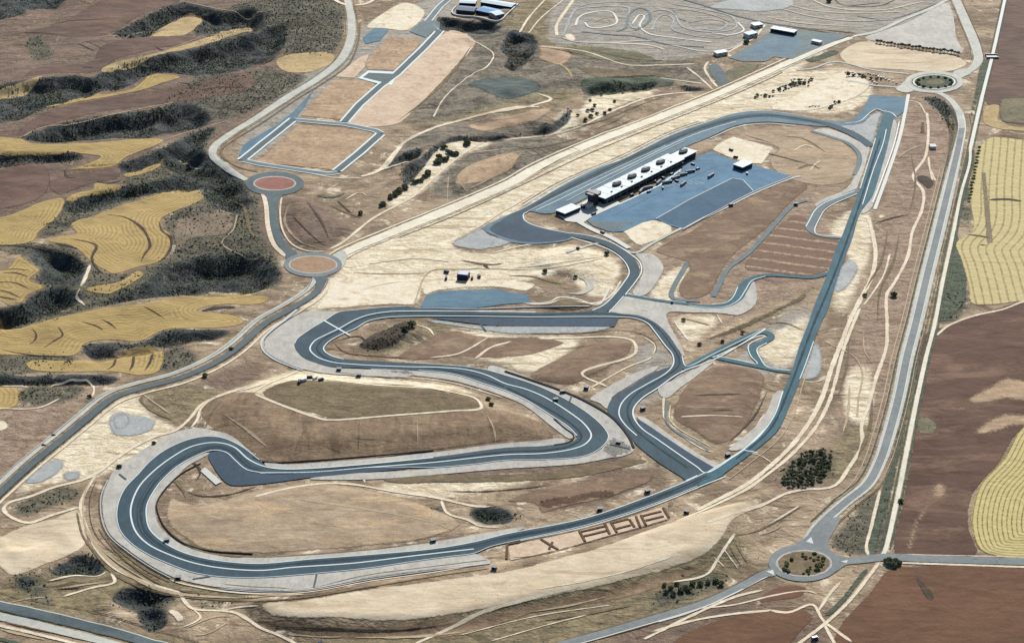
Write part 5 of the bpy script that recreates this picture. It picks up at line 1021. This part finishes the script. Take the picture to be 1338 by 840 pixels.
for strokes, lab in LET:
    o0 = unproj([strokes[0][0]])[0]; z0 = float(hat(*o0)); mb = MB()
    for a_, b_ in strokes:
        q = resample(unproj([a_, b_]), 3, False); nr = frame(q)
        base = len(mb.v)
        for k in range(len(q)):
            for s_ in (-1.15, 1.15):
                r_ = q[k]+nr[k]*s_; zz = float(hat(*r_))-z0
                mb.v += [(r_[0]-o0[0], r_[1]-o0[1], zz+.1), (r_[0]-o0[0], r_[1]-o0[1], zz+1.2)]
        for k in range(len(q)-1):
            c = base+4*k
            mb.face([c+1, c+3, c+7, c+5]); mb.face([c, c+1, c+5, c+4]); mb.face([c+3, c+2, c+6, c+7])
        e = base+4*(len(q)-1); mb.face([base, base+2, base+3, base+1]); mb.face([e, e+1, e+3, e+2])
    o = mb.build('embankment_letter', [M['stroke']]); o.location = (o0[0], o0[1], z0); setp(o, lab, 'letter', 'letters on the embankment')
ribbon('embankment_rim', [(663,733),(695,727),(729,719.5),(765,709.5),(796,700.5),(832,691),(877,678)], 2.2, 'bank_dark', 4)

# --- marshal cabins and other dark specks beside the track
def cabin_proto():
    t = link('marshal_cabin', None)
    m = MB(); m.box(-2.6, -2, 0, 2.6, 2, 2.9); m.build('walls', [M['facade_dark']], t)
    m = MB(); m.box(-3, -2.5, 2.9, 3, 2.4, 3.2); m.build('roof', [M['wall_grey']], t)
    m = MB(); m.box(-1.9, -2.06, 1.2, .2, -2.003, 2.3); m.build('window', [M['glass']], t)
    m = MB(); m.box(.9, -2.06, 0, 1.9, -2.003, 2.2); m.build('door', [M['wall_grey']], t)
    return t
def copy_tree(o, loc, rot=0, sc=1., parent=None):
    c = o.copy(); COL.objects.link(c)
    for ch in o.children:
        d_ = ch.copy(); COL.objects.link(d_); d_.parent = c
        for g_ in ch.children: e_ = g_.copy(); COL.objects.link(e_); e_.parent = d_
    c.location = loc; c.rotation_euler = (0, 0, rot); c.scale = (sc,)*3; return c
def ground(px):
    p = unproj([px])[0]; return (p[0], p[1], float(hat(*p))+.25)
CAB = [((469,491.5),'on the pale strip below the upper hairpin leg'),((443,484),'on the hairpin gravel edge'),((735,513),'at the top of the long diagonal tyre barrier'),
 ((726,523.5),'on the gravel below the long diagonal tyre barrier'),((766,508),'on brown ground above the diagonal tyre barrier'),((840,535),'inside the S-bend beside the brown infield'),((951,595.5),'where the back straight meets the S-bend road'),
 ((808,579.5),'at the right edge of the gravel outside the sharp bend'),((846,643),'above the lower straight near the road junction'),((784,666.5),'on the pale verge above the lettered embankment'),
 ((233,756),'at the bottom of the big loop gravel trap'),((218,707),'inside the big loop at its lower left'),((566,707.5),'inside the loop above the lower straight'),((646,743),'below the right tip of the long lower gravel trap'),
 ((897,670),'by the dirt tracks right of the lettered embankment'),((955,269),'on the fence line of the blue paddock'),((1040,268),'at the corner of the service road right of the paddock')]
proto = None
for px, lab in CAB:
    if proto is None: proto = cabin_proto(); t = proto; t.location = ground(px)
    else: t = copy_tree(proto, ground(px), rng.uniform(-.5, .5))
    t.scale = (.9,)*3; setp(t, 'small dark marshal cabin '+lab, 'cabin', 'marshal cabins round the circuit')

# --- vehicles
def carmesh(name, c, van=False):
    m = MB()
    if van:
        m.box(-2.6, -1, .35, 2.4, 1, 1.2); m.box(-2.55, -.96, 1.203, 1.7, .96, 2.3, 0, .12, .08); m.box(1.0, -.9, 1.25, 1.95, .9, 2.0, 1, .2, .06)
    else:
        m.box(-2.15, -.88, .3, 2.15, .88, .85, 0, .06, .05); m.box(-1.6, -.8, .853, 1.0, .8, 1.42, 1, .42, .12); m.box(-1.12, -.66, 1.423, .52, .66, 1.5, 0)
    for x in (-1.35, 1.35):
        for y in (-.9, .72):
            n = 8; b = len(m.v)
            m.v += [(x+.34*math.cos(2*math.pi*q/n), y, .34+.34*math.sin(2*math.pi*q/n)) for q in range(n)]+[(x+.34*math.cos(2*math.pi*q/n), y+.18, .34+.34*math.sin(2*math.pi*q/n)) for q in range(n)]
            m.face([b+q for q in range(n)], 2); m.face([b+n+q for q in range(n)][::-1], 2)
            for q in range(n): m.face([b+q, b+n+q, b+n+(q+1)%n, b+(q+1)%n], 2)
    me = m.mesh(name)
    g = bpy.data.materials.get('paint_'+c[0]) or plain('paint_'+c[0], c[1], .35)
    for mm in (g, M['glass'], M['rubber']): me.materials.append(mm)
    return me
COLS = [('white', (226,228,228)), ('dark_blue', (44,54,84)), ('black', (34,34,38)), ('silver', (168,174,180)), ('red', (140,50,44)), ('dark_grey', (74,78,82))]
CM = [carmesh('parked_car', c) for c in COLS]; VM = [carmesh('parked_van', c, True) for c in COLS[:2]]
def row(a, b, n): return [(a[0]+(b[0]-a[0])*k/(n-1), a[1]+(b[1]-a[1])*k/(n-1)) for k in range(n)]
PARK = [('the dirt car park beside the unpaved highway', row((1016,116),(1034,110),6)+row((1020,120),(1042,112),7)+row((990,124),(1010,126),5)+row((1034,104.5),(1062,104),7)+row((1040,108),(1056,112),5)),
 ('the dirt strip along the main straight', row((1058,140),(1070,139.5),4)+row((1083,141),(1096,133),6)),
 ('the paved patch beside the upper right roundabout', row((1104,95),(1128,98),8)+row((1106,101),(1124,101),6)+row((1134,96),(1158,104),8)+row((1136,105),(1146,110),4)+row((1148,101),(1176,111),7))]
for where, pts in PARK:
    for k, px in enumerate(pts):
        ci = int(rng.choice(6, p=[.3, .18, .22, .14, .06, .1]))
        o = link('parked_car', CM[ci]); o.location = ground((px[0]+rng.uniform(-.6, .6), px[1]+rng.uniform(-.5, .5))); o.rotation_euler = (0, 0, rng.uniform(-.3, .3)+(.9 if k % 2 else 1.1))
        setp(o, f"{COLS[ci][0].replace('_',' ')} car parked in {where}", 'car', f"{COLS[ci][0].replace('_',' ')} cars in {where}")
def truck_proto():
    t = link('race_truck', None)
    m = MB(); m.box(-7, -1.25, 1.1, 3.6, 1.25, 3.9); m.build('trailer', [M['wall_grey']], t)
    m = MB(); m.box(4.1, -1.2, .6, 6.6, 1.2, 3.4, 0, .1, .05); m.build('cab', [M['facade_dark']], t)
    m = MB(); m.box(-6.8, -1.1, .5, 6.2, 1.1, 1.097); m.build('chassis', [M['rubber']], t); return t
tp = None
for px, lab in [((893,242),'alone in the open middle of the blue paddock'),((902,226),'nearest the far end of the pit building'),((892,230),'second from the far end of the pit building'),((883,234),'third from the far end of the pit building'),((861,240),'halfway along the pit building by a white line'),((872,240),'right of the white line halfway along the pit building'),((847,247),'in the shade line left of the middle of the pit building'),((838,251),'nearest the control tower end of the pit building'),((929,231.5),'alone in the upper part of the blue paddock')]:
    if tp is None: tp = truck_proto(); t = tp; t.location = ground(px)
    else: t = copy_tree(tp, ground(px), 0)
    t.rotation_euler = (0, 0, rng.uniform(.3, 1.2)); setp(t, 'race truck parked '+lab, 'truck', 'trucks in the paddock')
for k, (x, y) in enumerate([(826,256),(856,238),(866,234),(878,229),(888,227),(905,216),(848,252),(866,247),(884,238),(912,222),(976,228)]):
    o = link('parked_van', VM[1]); o.location = ground((x, y)); o.rotation_euler = (0, 0, .75+(k % 3)*.8); o.scale = (1.2,)*3
    setp(o, 'dark blue van parked on the blue paddock in front of the pit building', 'van', 'dark vans in the paddock')
VAN = [((391,500),'first'),((397,498),'second'),((405,494.5),'third'),((412,495.5),'fourth'),((420,497.5),'fifth')]
for px, lab in VAN:
    o = link('parked_van', VM[0 if lab in ('second','fourth') else 1]); o.location = ground(px); o.rotation_euler = (0,0,rng.uniform(0,3)); o.scale=(1.3,)*3
    setp(o, f"{'white' if lab in ('second','fourth') else 'dark'} van, {lab} from left in the row at the mound corner", 'van', 'vans on the mound corner')
for px, lab in [((583,356.5),'left of the small cube house'),((583,364.5),'left of the small cube house, nearest the blue strip'),((617,364.5),'just right of the small cube house'),((626,362),'farther right of the small cube house'),((755,325.5),'on the pale ground below the first corner'),((776,281),'on the white apron by the control tower'),((787,305),'beside the track exit below the paddock'),((955,197),'on the white dirt square, farther one'),((961,206.5),'on the white dirt square, near the paddock edge'),((418,840),'at the very bottom edge'),((1065,835),'at the bottom right beside the track crossing')]:
    o = link('parked_van', VM[1]); o.location = ground(px); o.rotation_euler = (0,0,rng.uniform(0,3)); o.scale=(1.3,)*3; setp(o, 'dark van parked '+lab, 'van')
for px, lab in [((70,569),'right'),((57,582),'left')]:
    o = link('parked_car', CM[2]); o.location = ground(px); setp(o, f'dark car beside the slate perimeter road, the {lab} one of two', 'car')

# --- vegetation
def clump(rad, n, seed, mat_ix=0, flat=.8, leaf=.5):
    """crown made of many leaf-clump facets spread through a volume"""
    r = np.random.default_rng(seed); m = MB()
    for k in range(n):
        d = r.normal(size=3); d /= np.linalg.norm(d); d[2] = abs(d[2])*1.0-.25
        c = d*rad*r.uniform(.45, 1.0)*np.array([1, 1, flat])
        u = r.normal(size=3); u /= np.linalg.norm(u); v = np.cross(u, r.normal(size=3)); v /= np.linalg.norm(v)+1e-9; wv = np.cross(u, v)
        s = leaf*rad*r.uniform(.35, .8); b = len(m.v)
        m.v += [tuple(c+u*s), tuple(c-u*s*.7+v*s), tuple(c-u*s*.6-v*s), tuple(c+wv*s*.9), tuple(c-wv*s*.9)]
        for q in ((0,1,3),(1,2,3),(2,0,3),(1,0,4),(2,1,4),(0,2,4)): m.face([b+e for e in q], 0)
    return m
def tree_proto(kind, mat, seed, rad=2.6, ht=2.2):
    t = link(kind, None)
    m = MB(); n = 7
    for lv in range(4):
        z = lv*ht*1.3/3; r_ = .28*rad*.5*(1-.22*lv)
        m.v += [(r_*math.cos(2*math.pi*q/n)+.1*lv, r_*math.sin(2*math.pi*q/n), z) for q in range(n)]
    for lv in range(3):
        for q in range(n): m.face([lv*n+q, lv*n+(q+1)%n, (lv+1)*n+(q+1)%n, (lv+1)*n+q])
    for a_ in (.3, 2.4, 4.5):
        b = len(m.v); m.v += [(.12,0,ht*.8),(-.12,.1,ht*.8),(0,-.12,ht*.8),(rad*.6*math.cos(a_), rad*.6*math.sin(a_), ht+rad*.5)]
        for q in ((0,1,3),(1,2,3),(2,0,3)): m.face([b+e for e in q])
    m.build('trunk', [M['trunk']], t)
    c = clump(rad, 110, seed, leaf=.45); c.v = [(x, y, z+ht+rad*.35) for x, y, z in c.v]; c.build('crown', [M[mat]], t)
    return t
PROT = {}
def plant(kind, mat, px, sc, label, group=None, cat='tree'):
    key = (kind, mat, int(rng.integers(3)))
    rot = rng.uniform(0, 6)
    if key not in PROT:
        hgt = {'tree': 2.2, 'bush': .5}[kind]; t = tree_proto(kind, mat, 11+key[2], 2.6, hgt); t.location = ground(px); t.rotation_euler = (0,0,rot); t.scale = (sc,)*3; PROT[key] = t
    else: t = copy_tree(PROT[key], ground(px), rot, sc)
    return setp(t, label, cat, group)
gp = np.array([(1019,626),(1030,612),(1044,598),(1058,590),(1078,588),(1087,598),(1086,612),(1076,626),(1060,636),(1040,637),(1024,635)], float)
cnt = 0
while cnt < 150:
    x, y = rng.uniform(1018, 1088), rng.uniform(587, 638)
    if pip(np.array(x), np.array(y), gp): plant('tree', 'leaf', (x, y), rng.uniform(.4, .85), 'dark tree in the dense grove inside the bend of the wide road', 'trees of the dark grove'); cnt += 1
for k, px in enumerate(row((1146,57),(1252,72),24)): plant('tree', 'leaf', (px[0], px[1]+rng.uniform(-.6,.6)), rng.uniform(.9,1.3), 'dark tree in the straight row between two pale lots at upper right', 'row of trees between the pale lots')
for y in np.linspace(196, 262, 17): plant('tree', 'leaf_green', (1279-(y-196)*.19+rng.uniform(-1,1), y), rng.uniform(.7,1.1), 'green tree in the line along the right side of the narrow straight road', 'trees along the narrow straight road')
for px in [(1158,735),(1162,733),(1166,737),(1170,734),(1174,737),(1168,740),(1161,739)]: plant('bush', 'leaf', px, rng.uniform(1.0,1.4), 'dark bush in the clump where the narrow road meets the country road', 'bushes at the road crossing', 'bush')
for k in range(26):
    a_, r_ = rng.uniform(0, 6.28), rng.uniform(.2, .95)**.5
    plant('bush' if k % 3 else 'tree', 'leaf_green' if k % 2 else 'leaf_olive', (1051+33*r_*math.cos(a_), 737+15*r_*math.sin(a_)), rng.uniform(.5,.95), 'low green plant on the island of the near roundabout', 'plants on the near roundabout', 'plant')
for k in range(14):
    a_ = k/14*6.28; plant('bush', 'leaf_green', (1221+23*math.cos(a_), 109+7*math.sin(a_)), rng.uniform(.8,1.1), 'green bush in the ring on the upper right roundabout island', 'bushes on the upper roundabout', 'bush')
SPOT = [((471,280),1.7,'on the brown slope between the two left roundabouts'),((1168,387),2.0,'beside the dirt track right of the back straight'),((1130,387),1.3,'between the two dirt tracks below the blue gravel patch'),((1177,656),1.4,'on the right side of the narrow straight road beside the brown field'),
 ((793,333),1.7,'left of the track below the first corner'),((712,356),1.5,'on pale ground above the blue strip, the upper one'),((752,363),1.3,'on pale ground above the blue strip, the lower one'),((755,326),1.2,'on the pale slope below the first corner'),((538,426),2.4,'on top of the dark bank inside the hairpin'),((530,431),2.0,'on the side of the dark bank inside the hairpin'),
 ((638,523),1.4,'at the right tip of the mound, the upper one'),((642,530),1.4,'at the right tip of the mound, the lower one'),((975,57),2.2,'between the white kart buildings'),((1083,3),2.2,'at the very top edge right of the kart circuit'),((302,457),1.2,'beside the slate perimeter road on its left verge'),((268,492),1.5,'right of the perimeter road where it bends'),((117,519),1.2,'at the end of the small field track on the left'),
 ((201,580),1.1,'above the gravel of the big loop'),((156,611),1.3,'outside the gravel of the big loop'),((878,397),.9,'at the lower corner of the brown infield'),((893,419),1.2,'on the dirt triangle right of the gravel'),((914,451),1.2,'left end of the olive earth bank'),((970,436),1.2,'above the small hairpin of the link track'),((944,447),1.1,'above the link track left of its hairpin'),((737,514),.9,'beside the top of the diagonal tyre barrier')]
for px, sc, lab in SPOT: plant('bush', 'leaf', px, sc*.8, 'lone dark bush '+lab, None, 'bush')
for k, px in enumerate(row((1012,120),(1046,108),9)+row((1030,113),(1060,106),8)+row((1110,98),(1150,104),8)+row((984,128),(1004,127),4)+row((1084,142),(1098,133),4)):
    plant('bush', 'leaf_olive', (px[0]+rng.uniform(-3,3), px[1]+rng.uniform(-2,2)), rng.uniform(.7,1.2), 'dry bush among the parked cars on the bright dirt at the upper right', 'bushes among the parked cars', 'bush')
CAN = [(511,259),(516,255),(521,252),(527,247),(543,238),(549,236),(555,233),(561,228),(572,213),(576,208),(583,209),(588,201),(594,202),(580,194),(608,189),(613,188),(500,268)]
for px in CAN:
    for k in range(3): plant('bush', 'leaf', (px[0]+rng.uniform(-3,3), px[1]+rng.uniform(-2,2)), rng.uniform(1.0,1.7), 'black-green bush on the bright rocky strip beside the upper dirt track', 'bushes on the rocky strip', 'bush')
for px in [(771,133),(777,139),(768,146),(774,145),(803,134),(797,145),(786,125),(755,152),(772,153),(765,158),(780,150),(790,149)]:
    plant('bush', 'leaf', px, rng.uniform(.9,1.3), 'dark bush on the bright dirt below the dark ravine at the upper middle', 'bushes at the upper ravine', 'bush')
for px in [(877,769),(884,764),(870,774),(890,772),(880,777),(895,768),(868,765),(905,764),(915,764),(925,762),(935,760),(942,764),(900,772)]:
    plant('bush', 'leaf', (px[0],px[1]), rng.uniform(1.1,1.8), 'dark bush in the clump above the country road at the lower right', 'bushes above the country road', 'bush').scale *= .75

# --- uncountable scrub: low leafy clumps over the scrub zones and thin dry tufts elsewhere
def scrub(name, label, mat, weight, n, smin, smax, facets=9):
    wts = weight.ravel().copy(); wts /= wts.sum(); ids = rng.choice(len(wts), n, p=wts)
    x = XX.ravel()[ids]+rng.uniform(-GS/2, GS/2, n); y = YY.ravel()[ids]+rng.uniform(-GS/2, GS/2, n); z = hat(x, y)
    m = clump(1., facets, 5, leaf=.8); V = np.array(m.v); Fc = np.array(m.f); vs = []; fs = []
    s = rng.uniform(smin, smax, n)*rng.uniform(.6, 1, n); a_ = rng.uniform(0, 6.28, n)
    ca, sa = np.cos(a_)*s, np.sin(a_)*s
    P = np.empty((n, len(V), 3)); P[:, :, 0] = x[:, None]+ca[:, None]*V[:, 0]-sa[:, None]*V[:, 1]; P[:, :, 1] = y[:, None]+sa[:, None]*V[:, 0]+ca[:, None]*V[:, 1]; P[:, :, 2] = z[:, None]+s[:, None]*(V[:, 2]*.8+.25)
    FF = Fc[None]+np.arange(n)[:, None, None]*len(V)
    o = link(name, np_mesh(name, P.reshape(-1, 3), FF.reshape(-1, 3)), M[mat]); return setp(o, label, 'scrub', kind='stuff')
cam_d = np.clip((YY+900)/2200, .4, 1)
clear = np.ones((ny, nx))
NOISE = np.clip(vnoise(30, 21, 3)*3+.5, .02, 1)
FREE = np.clip(1-blur(BUILT, 1)*3, 0, 1)
scrub('scrub', 'dark green-grey scrub covering the gullies and slopes on the left', 'leaf', ((np.clip(ZW['scrub']-.25, 0, 1)*.4+np.clip(ZW['dark']-.2, 0, 1))*NOISE*FREE)+1e-12, 20000, .7, 2.2, 5)
scrub('olive_scrub', 'olive-brown scrub scattered among the dark bushes of the gullies', 'leaf_olive', np.clip(ZW['scrub']+ZW['dark']*.5-.2, 0, 1)*(1.05-NOISE)*FREE+1e-12, 12000, .5, 1.5, 5)
scrub('dry_tufts', 'sparse dry tufts and low thistles dotted over the bare ground', 'leaf_olive', (np.clip(ZW['olive']+.35*ZW['rose']+.3*ZW['brown']+.12-ZW['pale'], 0, 1)*np.clip(vnoise(44, 31, 4)*3+.25, .01, 1)*FREE)+1e-12, 16000, .35, 1.0, 4)
#THINGS_END
# ------------------------------------------------------------------ light and sky
w = bpy.data.worlds.new('World'); S.world = w; w.use_nodes = True
nt = w.node_tree; bg = nt.nodes['Background']; sky = nt.nodes.new('ShaderNodeTexSky'); sky.sky_type = 'NISHITA'; sky.sun_disc = False
SUN_EL, SUN_AZ = R(36), R(14)          # azimuth from +Y towards +X
sky.sun_elevation = SUN_EL; sky.sun_rotation = SUN_AZ; sky.altitude = 300
nt.links.new(sky.outputs[0], bg.inputs[0]); bg.inputs[1].default_value = .065
sl = bpy.data.lights.new('sun', 'SUN'); sl.energy = 4.4; sl.angle = R(.5); sl.color = (1, .965, .91)
so = bpy.data.objects.new('sun', sl); COL.objects.link(so)
d = Vector((math.sin(SUN_AZ)*math.cos(SUN_EL), math.cos(SUN_AZ)*math.cos(SUN_EL), math.sin(SUN_EL)))
so.rotation_euler = d.to_track_quat('Z', 'Y').to_euler(); so.location = (0, 0, 800)
S.view_settings.view_transform = 'Standard'; S.view_settings.look = 'None'; S.view_settings.gamma = 1; S.view_settings.exposure = 1.13
